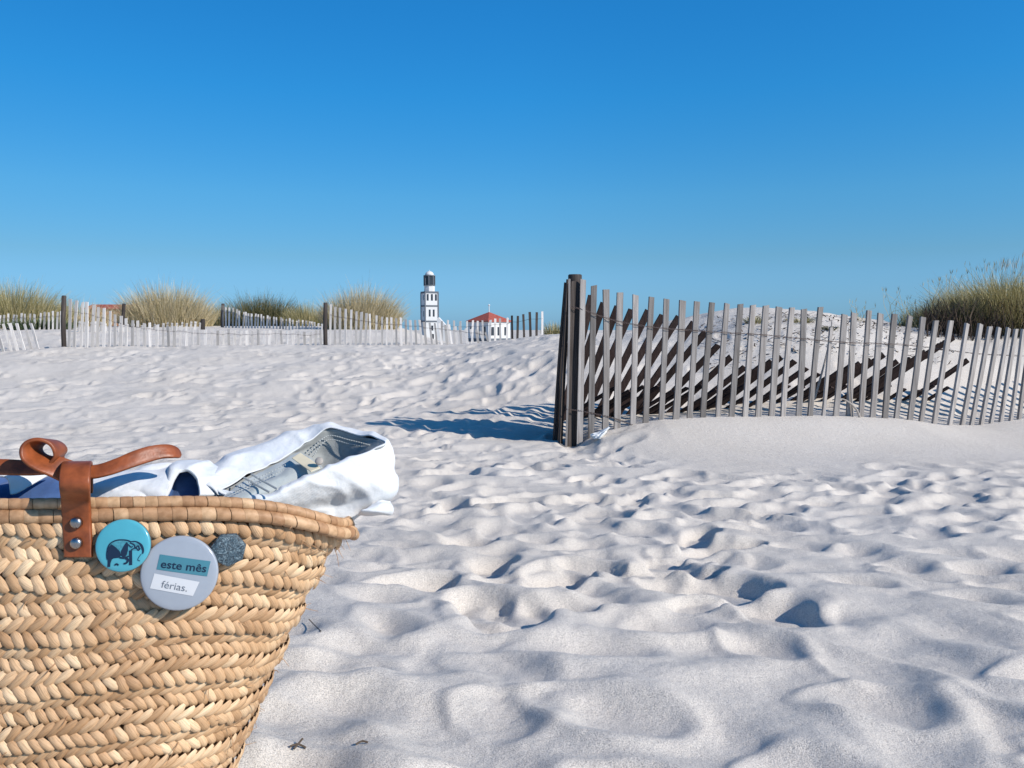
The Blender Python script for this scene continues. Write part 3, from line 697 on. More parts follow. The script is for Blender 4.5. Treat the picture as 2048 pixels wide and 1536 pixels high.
# plant litter scattered on the dune
def dune_litter():
    rng = random.Random(8); V = []; Fs = []
    for _ in range(900):
        px = rng.uniform(1400, 1900); D = rng.uniform(7.0, 8.6); x = P(px, 640, D).x + rng.uniform(-.1, .1)
        z = SAND_Z(x, D) + .004; L = rng.uniform(.01, .075); a = rng.uniform(0, 6.28); dv = Vector((math.cos(a), math.sin(a), rng.uniform(0, .5))) * L; s = Vector((-math.sin(a), math.cos(a), .4)) * rng.uniform(.003, .009)
        b = Vector((x, D, z)); o = len(V); V += [b - s, b + s, b + dv + s * .4, b + dv - s * .4]; Fs.append((o, o + 1, o + 2, o + 3))
    o = link_me('plant_litter', mesh_np('plant_litter', np.array([tuple(v) for v in V]), Fs), M['brown_twigs']); tag(o, 'dark scraps of dry plant litter on the dune behind the near fence', 'plant litter', kind='stuff')
dune_litter()

# ------------------------------------------------------------------ distant buildings
def rot_z(a): return Matrix.Rotation(a, 3, 'Z')
def obox(mb, ctr, rot, lo, hi):
    """box given in the building's own axes"""
    lo = Vector(lo); hi = Vector(hi); mb.box(Vector(ctr) + rot @ ((lo + hi) / 2), hi - lo, rot)
def lighthouse():
    D = 200.0; k = D / F; zt = lambda py: P(858, py, D).z
    c = P(858, 690, D); z0 = zt(700); rot = rot_z(R(24)); s = 3.4; h = s / 2
    c = Vector((c.x, D + 2.2, 0)); root = thing('lighthouse', (c.x, c.y, z0), 'white square lighthouse with dark bands and a dark lantern under a white dome', 'lighthouse')
    w = MB(); obox(w, c, rot, (-h, -h, z0), (h, h, zt(585))); w.build('tower', M['white'], root)
    hb = h + 0.10
    b = MB()
    for py, t in ((583.5, .32), (611, .26), (642, .26)): obox(b, c, rot, (-hb, -hb, zt(py) - t), (hb, hb, zt(py) + t * .4))
    b.build('stone_bands', M['trim'], root)
    q = MB()
    for sx in (-1, 1):
        for sy in (-1, 1): obox(q, c, rot, (sx * h - .13, sy * h - .13, z0), (sx * h + .13, sy * h + .13, zt(585.5)))
    q.build('corner_stones', M['trim'], root)
    def win(u, py0, py1, wd, face=0):
        m = MB()
        if face == 0: obox(m, c, rot, (u - wd / 2, -h - .05, zt(py1)), (u + wd / 2, -h + .1, zt(py0)))
        else: obox(m, c, rot, (-h - .05, u - wd / 2, zt(py1)), (-h + .1, u + wd / 2, zt(py0)))
        m.build('window', M['glass'], root)
    for u in (-1.05, 0.05, 1.1): win(u, 588, 601, .5)
    for u in (-.55, .5): win(u, 619, 633, .45)
    win(0.1, 651, 661, .5); win(0.1, 668, 690, .8)
    win(-.4, 590, 600, .5, 1); win(-.4, 622, 633, .5, 1)
    u = MB(); r = 1.32; n = 8
    M4 = Matrix.Translation(Vector((c.x, c.y, 0)))
    u.lathe([(r, zt(583)), (r, zt(569.5))], 8, M4); u.build('upper_shaft', M['white'], root)
    g = MB(); g.lathe([(1.28, zt(569.5)), (1.28, zt(551))], 8, M4); g.build('lantern', M['glass'], root)
    p = MB()
    for i in range(8):
        a = 2 * math.pi * i / 8; x = c.x + 1.36 * math.cos(a); y = c.y + 1.36 * math.sin(a); p.box((x, y, (zt(569) + zt(550)) / 2), (.22, .22, zt(550) - zt(569)), rot_z(a))
    p.lathe([(1.5, zt(570.4)), (1.5, zt(569.2))], 16, M4); p.lathe([(1.5, zt(551.4)), (1.5, zt(549.6))], 16, M4)
    p.build('lantern_frame', M['trim'], root)
    dm = MB(); z1 = zt(549.5); H = zt(541) - z1; dm.lathe([(1.12 * math.cos(t), z1 + H * math.sin(t)) for t in np.linspace(0, 1.5, 8)], 16, M4); dm.lathe([(.08, zt(541.4)), (.05, zt(538.5))], 6, M4)
    dm.build('dome', M['white'], root, True)
lighthouse()
def house():
    D = 175.0; zt = lambda py: P(977, py, D).z; c = P(977, 690, D); rot = rot_z(R(45)); s = 61 / F * D * math.sqrt(2) / 2 * 1.41
    z0 = zt(700); ze = zt(641); za = zt(623); h = s / 2; c = Vector((c.x, D + h * 1.41, 0))
    root = thing('house', (c.x, c.y, z0), 'white house with a red hipped roof and a white mast beyond the far fences', 'house')
    w = MB(); obox(w, c, rot, (-h, -h, z0), (h, h, ze)); w.build('wall', M['white'], root)
    e = h + .35; r = MB(); vs = [c + rot @ Vector((sx * e, sy * e, ze - .05)) for sx, sy in ((-1, -1), (1, -1), (1, 1), (-1, 1))] + [c + rot @ Vector((sx * e, sy * e, ze - .30)) for sx, sy in ((-1, -1), (1, -1), (1, 1), (-1, 1))]
    ap = Vector((c.x, c.y, za)); r.add(vs + [ap], [(0, 1, 8), (1, 2, 8), (2, 3, 8), (3, 0, 8), (4, 5, 1, 0), (5, 6, 2, 1), (6, 7, 3, 2), (7, 4, 0, 3), (7, 6, 5, 4)])
    roof = r.build('roof', M['roof'], root)
    m = MB(); m.tube([ap - Vector((0, 0, .3)), ap + Vector((0, 0, 1.6))], .09, 8); m.lathe([(.03, za + 1.25), (.28, za + 1.45), (.03, za + 1.75)], 8, Matrix.Translation(Vector((c.x, c.y, 0)))); m.build('mast', M['white'], root)
    for u in (-2.6, -.6, 1.5):
        g = MB(); obox(g, c, rot, (u, -h - .05, zt(671)), (u + .9, -h + .1, zt(654))); g.build('window', M['glass'], root)
    for u in (-2.4, -.4, 1.6):
        g = MB(); obox(g, c, rot, (-h - .05, u, zt(671)), (-h + .1, u + .9, zt(653))); g.build('window', M['glass'], root)
    b = MB(); obox(b, c, rot, (-h - .07, -h - .07, z0), (h + .07, h + .07, zt(677))); b.build('plinth', M['trim'], root)
house()
def shed():
    D = 190.0; c = P(884, 690, D); zt = lambda py: P(884, py, D).z; z0 = zt(700); root = thing('shed', (c.x, D, z0), 'small white gabled building close to the right of the lighthouse', 'building')
    a = 1.15; dp = 4
    w = MB(); zs = zt(655); za = zt(636)
    vs = []
    for y in (D, D + dp): vs += [Vector((c.x - a, y, z0)), Vector((c.x + a, y, z0)), Vector((c.x + a, y, zs)), Vector((c.x - a * .7, y, za)), Vector((c.x - a, y, za - .4))]
    w.add(vs, [(0, 1, 2, 3, 4), (9, 8, 7, 6, 5), (0, 5, 6, 1), (1, 6, 7, 2), (0, 4, 9, 5)]); w.build('wall', M['white'], root)
    r = MB(); r.add([vs[2], vs[7], vs[8], vs[3], vs[9], vs[4]], [(0, 1, 2, 3), (3, 2, 4, 5)]); 
    o = r.build('roof', M['white'], root)
    md = o.modifiers.new('thick', 'SOLIDIFY'); md.thickness = 0.15; md.offset = 1
shed()
def long_house():
    D = 150.0; zt = lambda py: P(215, py, D).z; x0 = P(172, 640, D).x; x1 = P(256, 640, D).x; z0 = zt(690); ze = zt(618); zr = zt(608)
    root = thing('house', ((x0 + x1) / 2, D, z0), 'long ochre house between the tall dark post and the straw grass clump', 'house')
    w = MB(); w.box(((x0 + x1) / 2, D + 3, (z0 + ze) / 2), (x1 - x0, 6, ze - z0)); w.build('wall', M['adobe'], root)
    r = MB(); xa, xb = x0 - .3, x1 + .3; r.add([(xa, D - .4, ze), (xb, D - .4, ze), (xb, D + 6.4, ze), (xa, D + 6.4, ze), (xa, D + 3, zr), (xb, D + 3, zr)], [(0, 1, 5, 4), (2, 3, 4, 5), (0, 4, 3), (1, 2, 5), (3, 2, 1, 0)])
    r.build('roof', M['roof'], root)
long_house()

# ------------------------------------------------------------------ basket
BC = Vector((-0.405, 0.665, 0)); ZB = CAMZ - 0.455
def rim_z(t): return CAMZ - 0.1300 - 0.034 * np.abs(np.cos(t)) ** 6 - 0.035 * np.clip(np.sin(t), 0, 1) ** 0.7
def bag(t, v, off=0.0):
    """basket wall: t round, v 0 rim .. 1 bottom"""
    a = 0.268 - 0.135 * v ** 0.80 - 0.03 * np.clip(v - .85, 0, 1) ** 2 / .0225 * .6
    b = 0.090 + 0.026 * np.sin(np.pi * np.clip(v, 0, 1) * 0.75) - 0.05 * np.clip(v - .85, 0, 1) ** 2 / .0225 * .4
    ca, sa = np.cos(t), np.sin(t)
    # slightly boxy oval
    x = (a + off) * np.sign(ca) * np.abs(ca) ** 0.92; y = (b + off) * np.sign(sa) * np.abs(sa) ** 0.92
    z = rim_z(t) * (1 - v) + ZB * v
    return np.stack([x + BC.x, y + BC.y, z], -1)
def bag_frame(t, v):
    e = 1e-3; p = bag(t, v); du = bag(t + e, v) - bag(t - e, v); dv = bag(t, v + e) - bag(t, v - e)
    du /= np.linalg.norm(du, axis=-1, keepdims=True); dv /= np.linalg.norm(dv, axis=-1, keepdims=True)
    n = np.cross(dv, du); n /= np.linalg.norm(n, axis=-1, keepdims=True)
    return p, du, dv, n
broot = thing('straw_basket', (BC.x, BC.y, ZB), 'woven straw basket with leather strap standing in the sand at left, stuffed with clothes', 'basket')
def build_basket():
    rng = np.random.default_rng(3)
    # arc-length table round the middle of the wall
    tt = np.linspace(0, 2 * np.pi, 4001); pp = bag(tt, np.full_like(tt, 0.25)); s = np.concatenate([[0], np.cumsum(np.linalg.norm(np.diff(pp, axis=0), axis=1))])
    ncol = int(s[-1] / 0.0080); rows = 33; V = []; Fs = []; nu, nv = 7, 5
    U = np.linspace(-1, 1, nu); W = np.linspace(-1, 1, nv); UU, WW = np.meshgrid(U, W, indexing='ij')
    cnt = 0
    for r in range(rows):
        v0 = 0.032 + (r + 0.5) / rows * 0.965
        if v0 > 0.995: break
        sgn = 1 if r % 2 == 0 else -1
        wave = 0.0026 * math.cos(2 * math.pi * (r + 0.5) / 4.0)          # plaited bands sewn together
        sc = np.interp(v0, [0, 1], [1, 1])
        ph = rng.uniform(-.15, .15)
        ss = (np.arange(ncol) + 0.5 + ph + (0.25 if sgn > 0 else -0.25)) / ncol * s[-1]
        ts = np.interp(ss % s[-1], s, tt)
        p, du, dv, n = bag_frame(ts, np.full(ncol, v0) + rng.normal(0, 0.0018, ncol) + 0.004 * np.sin(ts * 5 + r * .2))
        # local column pitch (narrows towards the bottom)
        pn = bag(np.interp((ss + s[-1] / ncol) % s[-1], s, tt), np.full(ncol, v0)); pitch = np.linalg.norm(pn - p, axis=1)
        tilt = R(43) * sgn + rng.normal(0, 0.09, ncol)
        hl = 0.0082 * rng.uniform(0.92, 1.1, ncol); hw = np.minimum(pitch * 0.45, 0.0041) * rng.uniform(0.88, 1.1, ncol)
        # element axes: along the strip, across it
        el = np.cos(tilt)[:, None] * du + np.sin(tilt)[:, None] * dv; ew = -np.sin(tilt)[:, None] * du + np.cos(tilt)[:, None] * dv
        prof = (1 - np.abs(WW) ** 3.2); lens = np.sqrt(np.clip(1 - np.abs(UU) ** 3.2, 0, 1))
        hgt = 0.0019 * prof * (1 - 0.5 * UU ** 2) - 0.0019 * (np.abs(UU) ** 3) + 0.0009 * UU
        for j in range(ncol):
            if n[j, 1] > 0.75: pass
            q = p[j] + el[j] * (UU[..., None] * hl[j]) + ew[j] * (WW[..., None] * hw[j] * (0.5 + 0.5 * lens[..., None])) + n[j] * (hgt[..., None] + wave + 0.0008)
            o = cnt * nu * nv; V.append(q.reshape(-1, 3)); cnt += 1
    V = np.concatenate(V); o = (np.arange(cnt) * nu * nv)[:, None]
    idx = np.arange(nu * nv).reshape(nu, nv); quads = np.stack([idx[:-1, :-1], idx[1:, :-1], idx[1:, 1:], idx[:-1, 1:]], -1).reshape(-1, 4)
    Fs = (o[:, :, None] + quads[None]).reshape(-1, 4)
    me = mesh_np('woven_body', V, Fs, True)
    uv1 = np.stack([UU.ravel() * .5 + .5, WW.ravel() * .5 + .5], -1); uvv = np.tile(uv1, (cnt, 1)); uvv[:, 0] += np.repeat(rng.uniform(0, 50, cnt), nu * nv)
    li = np.empty(len(me.loops), dtype=np.int32); me.loops.foreach_get('vertex_index', li); me.uv_layers.new(name='strip').data.foreach_set('uv', uvv[li].astype(np.float32).ravel())
    link_me('woven_body', me, M['straw'], broot, broot.location)
    # loose fibres standing off the weave and the rim
    hb = MB(); frg = random.Random(6)
    for k in range(150):
        t_ = frg.uniform(-math.pi, 0.35) if k > 30 else frg.uniform(-.5, .3); v_ = frg.uniform(0.0, .95) if k > 24 else frg.uniform(0, .06)
        p_, du_, dv_, n_ = bag_frame(np.array([t_]), np.array([v_])); p0 = Vector(p_[0]); L_ = frg.uniform(.006, .018)
        d_ = (Vector(n_[0]) * frg.uniform(.3, 1) + Vector(du_[0]) * frg.uniform(-1, 1) + Vector(dv_[0]) * frg.uniform(-.6, .9)).normalized()
        hb.tube([p0, p0 + d_ * L_ * .5 + Vector(n_[0]) * .001, p0 + d_ * L_ + Vector((0, 0, frg.uniform(-.003, .002)))], [.00035, .0003, .00015], 4)
    tag(hb.build('loose_fibres', M['straw_rim'], broot), kind='stuff')
    # lining shell: closes the gaps between strips, has a floor
    nt_, nv_ = 160, 24; T = np.linspace(0, 2 * np.pi, nt_, endpoint=False); VV = np.linspace(0.0, 1.0, nv_)
    TT, V2 = np.meshgrid(T, VV, indexing='ij'); pts = bag(TT, V2, -0.0065).reshape(-1, 3); idx = np.arange(nt_ * nv_).reshape(nt_, nv_)
    a = idx; b = np.roll(idx, -1, 0); f = np.stack([a[:, :-1], a[:, 1:], b[:, 1:], b[:, :-1]], -1).reshape(-1, 4)
    me = mesh_np('lining', pts, f, True); bm = bmesh.new(); bm.from_mesh(me); bm.verts.ensure_lookup_table(); bm.faces.new([bm.verts[int(i)] for i in idx[:, -1]]); bm.to_mesh(me); bm.free()
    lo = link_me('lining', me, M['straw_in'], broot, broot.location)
    core = MB()
    for zo, oo, r0 in ((0.002, 0.0, 0.0037), (-0.0066, 0.0030, 0.0043)):
        q = bag(np.linspace(0, 2 * np.pi, 161), np.zeros(161), oo) + np.array([0, 0, zo]); core.tube(list(q), r0, 8, False)
    core.build('rim_core', M['straw_in'], broot, True)
    # rim: two rolls, each wrapped in palm strips
    for zo, oo, r0, wraps in ((0.002, 0.0, 0.0043, 150), (-0.0066, 0.0030, 0.0050, 128)):
        Vr = []; Fr = []; c = 0; m1, m2 = 5, 12
        for k in range(wraps):
            t0 = np.interp((k) / wraps * s[-1], s, tt); t1 = np.interp((k + 0.975) / wraps * s[-1], s, tt) if k < wraps - 1 else 2 * np.pi + 0.01
            jr = rng.uniform(0.92, 1.08); sk = rng.uniform(0.5, 0.9)
            for i in range(m1):
                f = i / (m1 - 1); bul = r0 * (0.94 + 0.06 * jr) * (0.94 + 0.06 * math.sin(math.pi * f) ** 0.5)
                for q in range(m2):
                    a_ = 2 * math.pi * q / m2; t_ = t0 + (t1 - t0) * (f + 0.28 * math.cos(a_) * sk)
                    ctr = bag(np.array([t_]), np.array([0.0]), oo)[0]; nn = bag_frame(np.array([t_]), np.array([0.02]))[3][0]; nn = np.array([nn[0], nn[1], 0]); nn /= np.linalg.norm(nn)
                    Vr.append(ctr + nn * bul * math.cos(a_) + np.array([0, 0, 1]) * (bul * 1.05 * math.sin(a_) + zo))
            for i in range(m1 - 1):
                for q in range(m2):
                    aa = c + i * m2 + q; bb = c + i * m2 + (q + 1) % m2; Fr.append((aa, bb, bb + m2, aa + m2))
            c += m1 * m2
        link_me('rim_roll', mesh_np('rim_roll', Vr, Fr, True), M['straw_rim'], broot, broot.location)
build_basket()

def ribbon(pts, wvecs, thick, n=60, cross=6):
    """leather ribbon: centre path, half-width vectors"""
    c = catmull(pts, n); w = catmull(wvecs, n); mb = MB(); 
    ring = []
    for i in range(n):
        t = c[min(i + 1, n - 1)] - c[max(i - 1, 0)]; t /= np.linalg.norm(t); wn_ = w[i]; nn = np.cross(t, wn_); L = np.linalg.norm(nn); nn = nn / (L if L > 1e-9 else 1)
        pr = [(-1, -.35), (-.9, -.5), (-.4, -.5), (.4, -.5), (.9, -.5), (1, -.35), (1, .35), (.9, .5), (.4, .5), (-.4, .5), (-.9, .5), (-1, .35)]
        ring.append([c[i] + wn_ * a + nn * thick * b for a, b in pr])
    k = 12; vs = [p for r_ in ring for p in r_]; fs = []
    for i in range(n - 1):
        for j in range(k): fs.append((i * k + j, i * k + (j + 1) % k, (i + 1) * k + (j + 1) % k, (i + 1) * k + j))
    fs.append(tuple(reversed(range(k)))); fs.append(tuple((n - 1) * k + j for j in range(k)))
    mb.add(vs, fs); return mb
def pts(l): return [P(*q) for q in l]
# strap riveted to the front
def front_y(px, py, off):
    """depth of the basket front under a pixel"""
    best = None
    for t in np.linspace(-math.pi + .02, -0.02, 500):
        pass
    D = 0.40
    while D < 0.75:
        p = P(px, py, D); v = (rim_z(0 if False else -1.57) - p.z) / (rim_z(-1.57) - ZB); v = min(max(float(v), 0), 1)
        dx = p.x - BC.x; a = 0.268 - 0.135 * v ** 0.80; b = 0.090 + 0.026 * math.sin(math.pi * v * .75)
        q = (abs(dx) / (a + off)) ** (2 / .92) + (abs(p.y - BC.y) / (b + off)) ** (2 / .92)
        if q <= 1: return D
        D += 0.0005
    return 0.6
def FP(px, py, off=0.006): return P(px, py, front_y(px, py, off))
sw = 0.0100
st = ribbon([FP(157, 1114), FP(156, 1085), FP(154, 1045), FP(152, 1005, .012), P(150, 975, .553), P(150, 948, .556), P(153, 929, .566), P(156, 928, .58), P(157, 942, .59), P(158, 985, .60)],
            [Vector((sw, 0, 0))] * 2 + [Vector((sw * 1.02, 0, 0.0005))] * 2 + [Vector((sw, 0.001, 0))] * 6, 0.0032, 80).build('strap', M['leather'], broot, True); fix_normals(st)
for py in (1046, 1087):
    c = FP(151.5, py, .0098); m = MB(); Mx = Matrix.Translation(c) @ Matrix.Rotation(R(90), 4, 'X')
    m.lathe([(.0042, -.002), (.0042, .0002), (.0036, .0012), (.002, .0019), (.0004, .0021)], 20, Mx); m.build('rivet', M['metal'], st, True)
# the handle: ribbon knotted at the strap, a tail to the right and a curl on top
hw = 0.0050
def up(s=1.0, y=0.5, x=0.0): return Vector((x * hw * s, y * hw * s, hw * s))
h1 = ribbon(pts([(-60, 936, .575), (0, 934, .575), (60, 936, .575), (110, 934, .574), (150, 940, .577), (185, 944, .58), (225, 934, .585), (265, 919, .592), (300, 908, .60), (330, 903, .607), (350, 906, .612), (359, 913, .616)]),
            [up(1.0, .6), up(1.0, .6), up(.9, .8), up(.9, .7), up(.7, 1.0), up(.8, 1), up(1.0, .8), up(1.1, .5, -.2), up(1.1, .4, -.2), up(.9, .9), up(.6, 1.4), up(.2, 1.5)], 0.0028, 90).build('handle', M['leather'], broot, True); fix_normals(h1)
h2 = ribbon(pts([(140, 946, .572), (112, 934, .568), (84, 925, .566), (66, 912, .567), (63, 896, .569), (74, 884, .571), (95, 881, .573), (114, 890, .575), (121, 906, .576), (113, 922, .576), (122, 944, .577)]),
            [Vector((0, .004, .008)), Vector((0, .006, .006)), Vector((0.001, .0085, .003)), Vector((.002, .0095, .001)), Vector((.002, .0095, -.001)), Vector((.001, .0095, -.002)), Vector((0, .0095, -.002)), Vector((-.001, .0095, -.001)), Vector((-.001, .0095, .001)), Vector((0, .009, .002)), Vector((0, .008, .003))], 0.0026, 100).build('handle_loop', M['leather'], broot, True); fix_normals(h2)

# ------------------------------------------------------------------ clothes in the basket
def loft(rings, closed, nu, nv):
    g = np.array([catmull(list(r_) + ([r_[0]] if closed else []), nu + (1 if closed else 0))[:nu] for r_ in rings])   # rings, nu, 3
    g = np.stack([catmull(g[:, j], nv) for j in range(nu)], 1)                 # nv, nu, 3
    idx = np.arange(nv * nu).reshape(nv, nu)
    if closed: b = np.roll(idx, -1, 1); f = np.stack([idx[:-1], b[:-1], b[1:], idx[1:]], -1).reshape(-1, 4)
    else: f = np.stack([idx[:-1, :-1], idx[:-1, 1:], idx[1:, 1:], idx[1:, :-1]], -1).reshape(-1, 4)
    return g, f
def cloth(name, rings, closed, mat, parent, nu=70, nv=40, wr=0.0025, seed=0, thick=0.0016, fr=28):
    g, f = loft(rings, closed, nu, nv); du = np.gradient(g, axis=1); dv = np.gradient(g, axis=0); n = np.cross(du, dv); n /= np.maximum(np.linalg.norm(n, axis=-1, keepdims=True), 1e-9)
    w = perlin(g[..., 0] * fr + g[..., 1] * 9, g[..., 2] * fr * 1.4 + g[..., 1] * 13, seed) * wr + perlin(g[..., 0] * fr * 2.7, g[..., 2] * fr * 2.7 + g[..., 1] * 30, seed + 5) * wr * 0.35
    fold = 1 - np.abs(perlin(g[..., 0] * 21 - g[..., 2] * 17 + seed, g[..., 2] * 34 + g[..., 0] * 12 + g[..., 1] * 11, seed + 9)) * 2
    w = w + np.clip(fold, 0, 1) ** 3 * wr * 1.1
    g = g + n * w[..., None]
    o = link_me(name, mesh_np(name, g.reshape(-1, 3), f, True), mat, parent, parent.location if parent else None)
    md = o.modifiers.new('thick', 'SOLIDIFY'); md.thickness = thick; md.offset = 0
    md = o.modifiers.new('smooth', 'SUBSURF'); md.levels = 1; md.render_levels = 1
    return o
jr = P(600, 1000, .68); jeans = thing('denim_shorts', (jr.x, jr.y, jr.z), 'pale washed denim shorts bundled in the basket with the waistband open towards the right', 'shorts')
# outer: back edge rolls over, front flap folds down over the rim at right
edge = [(432, 990, .63), (500, 950, .665), (560, 920, .69), (600, 895, .71), (655, 858, .725), (715, 870, .715), (770, 886, .69), (700, 917, .676), (640, 942, .660), (580, 968, .643), (520, 995, .630)]
lip = [(405, 965, .635), (470, 918, .685), (535, 886, .715), (605, 860, .735), (655, 853, .742), (718, 864, .735), (778, 886, .70), (705, 920, .669), (645, 946, .651), (585, 975, .636), (515, 1000, .625)]
mid = [(385, 960, .66), (440, 930, .71), (520, 905, .74), (600, 885, .76), (660, 880, .77), (725, 890, .76), (784, 935, .705), (735, 955, .672), (668, 980, .662), (600, 1000, .646), (510, 1015, .630)]
low = [(390, 1010, .67), (440, 1010, .71), (520, 1010, .73), (600, 1010, .74), (660, 1010, .74), (715, 1000, .73), (786, 992, .70), (756, 992, .680), (676, 1012, .680), (610, 1030, .66), (520, 1040, .64)]
bot = [(400, 1090, .66), (440, 1090, .69), (520, 1090, .70), (580, 1090, .70), (620, 1090, .70), (640, 1070, .70), (655, 1060, .69), (650, 1070, .68), (610, 1085, .66), (570, 1090, .64), (500, 1090, .635)]
outer = cloth('outer_cloth', [pts(edge), pts(lip), pts(mid), pts(low), pts(bot)], True, M['denim'], jeans, 120, 60, 0.0022, 3, 0.0014)
inn2 = [(450, 1010, .64), (510, 985, .67), (565, 960, .70), (605, 935, .715), (650, 915, .728), (690, 915, .718), (720, 920, .70), (680, 938, .695), (635, 958, .682), (585, 983, .668), (530, 1006, .650)]
inn3 = [(470, 1050, .64), (520, 1040, .66), (565, 1030, .68), (600, 1020, .69), (630, 1010, .70), (660, 1010, .69), (670, 1010, .695), (650, 1020, .692), (620, 1030, .685), (580, 1040, .672), (540, 1050, .66)]
e_in = [(x, y + 1.5, d + (.001 if i < 6 else -.0005)) for i, (x, y, d) in enumerate(edge)]
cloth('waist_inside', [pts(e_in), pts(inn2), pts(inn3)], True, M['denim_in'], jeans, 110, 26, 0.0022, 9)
# waistband stitch rows on the inside of the back
sb = MB()
for dy in (8, 16):
    l = [(612 + dy * .8, 897 + dy, .704), (655, 864 + dy, .722), (700, 872 + dy, .7165), (742, 884 + dy * .8, .7015)]
    q = catmull(pts(l), 60)
    for i in range(0, 58, 2): sb.tube([q[i], q[i + 1]], 0.0006, 5)
sb.build('stitching', M['seam'], jeans)
# inner fly panel with seams, cream label and button
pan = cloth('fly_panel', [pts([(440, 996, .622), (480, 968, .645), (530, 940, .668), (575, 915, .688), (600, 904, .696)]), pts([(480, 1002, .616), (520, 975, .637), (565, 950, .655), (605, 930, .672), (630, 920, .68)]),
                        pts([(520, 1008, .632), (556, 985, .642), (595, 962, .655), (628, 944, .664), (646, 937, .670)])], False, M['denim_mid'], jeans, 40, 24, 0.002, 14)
sm = MB()
for k in range(2):
    o_ = k * 15
    q = catmull(pts([(488 + o_, 955 - o_ * .45, .6365 + o_ * .0003), (510 + o_, 968 - o_ * .45, .627 + o_ * .0003), (540 + o_, 985 - o_ * .45, .6125 + o_ * .0003)]), 16); sm.tube(q, 0.0009, 5)
for k in range(2):
    q = catmull(pts([(470 + k * 4, 985 - k * 10, .616), (520 + k * 4, 962 - k * 10, .634), (570 + k * 4, 938 - k * 10, .652)]), 40)
    for i in range(0, 38, 2): sm.tube([q[i], q[i + 1]], 0.0005, 4)
sm.build('fly_seams', M['seam'], jeans)
lb_ = cloth('label', [pts([(583, 916, .668), (600, 905, .676)]), pts([(605, 932, .657), (626, 922, .664)]), pts([(622, 944, .646), (641, 936, .652)])], False, M['cream'], jeans, 12, 12, 0.0004, 3, 0.0008)
bt = MB(); c = P(638, 922, .652); bt.lathe([(.0028, -.002), (.0034, 0), (.0028, .0008), (.0006, .001)], 16, Matrix.Translation(c) @ Matrix.Rotation(R(60), 4, 'X')); bt.build('button', M['badge_dull'], jeans, True)
# lower hem peeping out below the flap at the right
cloth('hem', [pts([(745, 1000, .668), (765, 996, .675), (784, 1000, .69)]), pts([(735, 1012, .655), (762, 1008, .66), (785, 1014, .68)]), pts([(722, 1024, .652), (757, 1027, .655), (781, 1028, .68)]), pts([(715, 1034, .668), (740, 1034, .67), (760, 1028, .69)])], False, M['denim'], jeans, 24, 18, 0.003, 21, 0.0016)
# second garment at the left: folded white shirt cloth over a blue sheet standing in for shade
sr = P(260, 990, .62); shirt = thing('white_shirt', (sr.x, sr.y, sr.z), 'crumpled white shirt lying in the basket behind the leather strap', 'shirt')
cloth('folded_cloth', [pts([(165, 945, .64), (220, 946, .645), (280, 936, .65), (330, 926, .66), (372, 922, .67)]), pts([(165, 952, .625), (220, 949, .63), (275, 944, .635), (318, 946, .635), (345, 950, .635)]),
                       pts([(170, 975, .612), (222, 975, .612), (275, 976, .612), (310, 978, .612), (334, 985, .612)]), pts([(170, 1015, .605), (222, 1015, .605), (275, 1015, .605), (312, 1015, .605), (335, 1015, .605)])], False, M['denim'], shirt, 60, 34, 0.0022, 41)
cuff = [(333, 992, .618), (345, 965, .625), (362, 946, .635), (385, 950, .635), (396, 972, .63), (398, 992, .622)]
cuffb = [(330, 986, .622), (340, 950, .632), (360, 932, .645), (395, 934, .648), (425, 958, .642), (432, 990, .632)]
cuffc = [(332, 990, .64), (342, 945, .65), (365, 925, .67), (410, 925, .67), (450, 950, .66), (455, 1000, .65)]
cloth('cuff', [pts(cuff), pts(cuffb), pts(cuffc)], False, M['denim'], shirt, 50, 20, 0.0022, 43, 0.003)
cloth('collar_edge', [pts([(-50, 952, .60), (8, 958, .60), (20, 990, .597)]), pts([(-50, 945, .605), (22, 950, .606), (40, 985, .602)]), pts([(-50, 950, .62), (60, 948, .62), (110, 942, .625)])], False, M['denim'], shirt, 30, 14, 0.0015, 47)
blr = P(100, 990, .62); bluec = thing('blue_shade_fill', (blr.x, blr.y, blr.z), 'dark blue sheet standing in for shade below the leather handle and inside the shirt cuff', 'shade fill')  # added sheet: blue shade among the clothes, modelled as cloth
cloth('blue_shade_cloth', [pts([(-60, 950, .65), (40, 952, .65), (130, 948, .65), (240, 955, .66), (330, 940, .668), (380, 932, .672), (420, 960, .67)]), pts([(-60, 965, .63), (40, 966, .63), (130, 960, .633), (240, 968, .645), (335, 955, .652), (380, 945, .655), (420, 975, .65)]),
                     pts([(-60, 1010, .612), (40, 1010, .612), (130, 1012, .612), (240, 1015, .625), (330, 1005, .637), (380, 1003, .64), (420, 1015, .64)])], False, M['blue'], bluec, 70, 26, 0.003, 51)

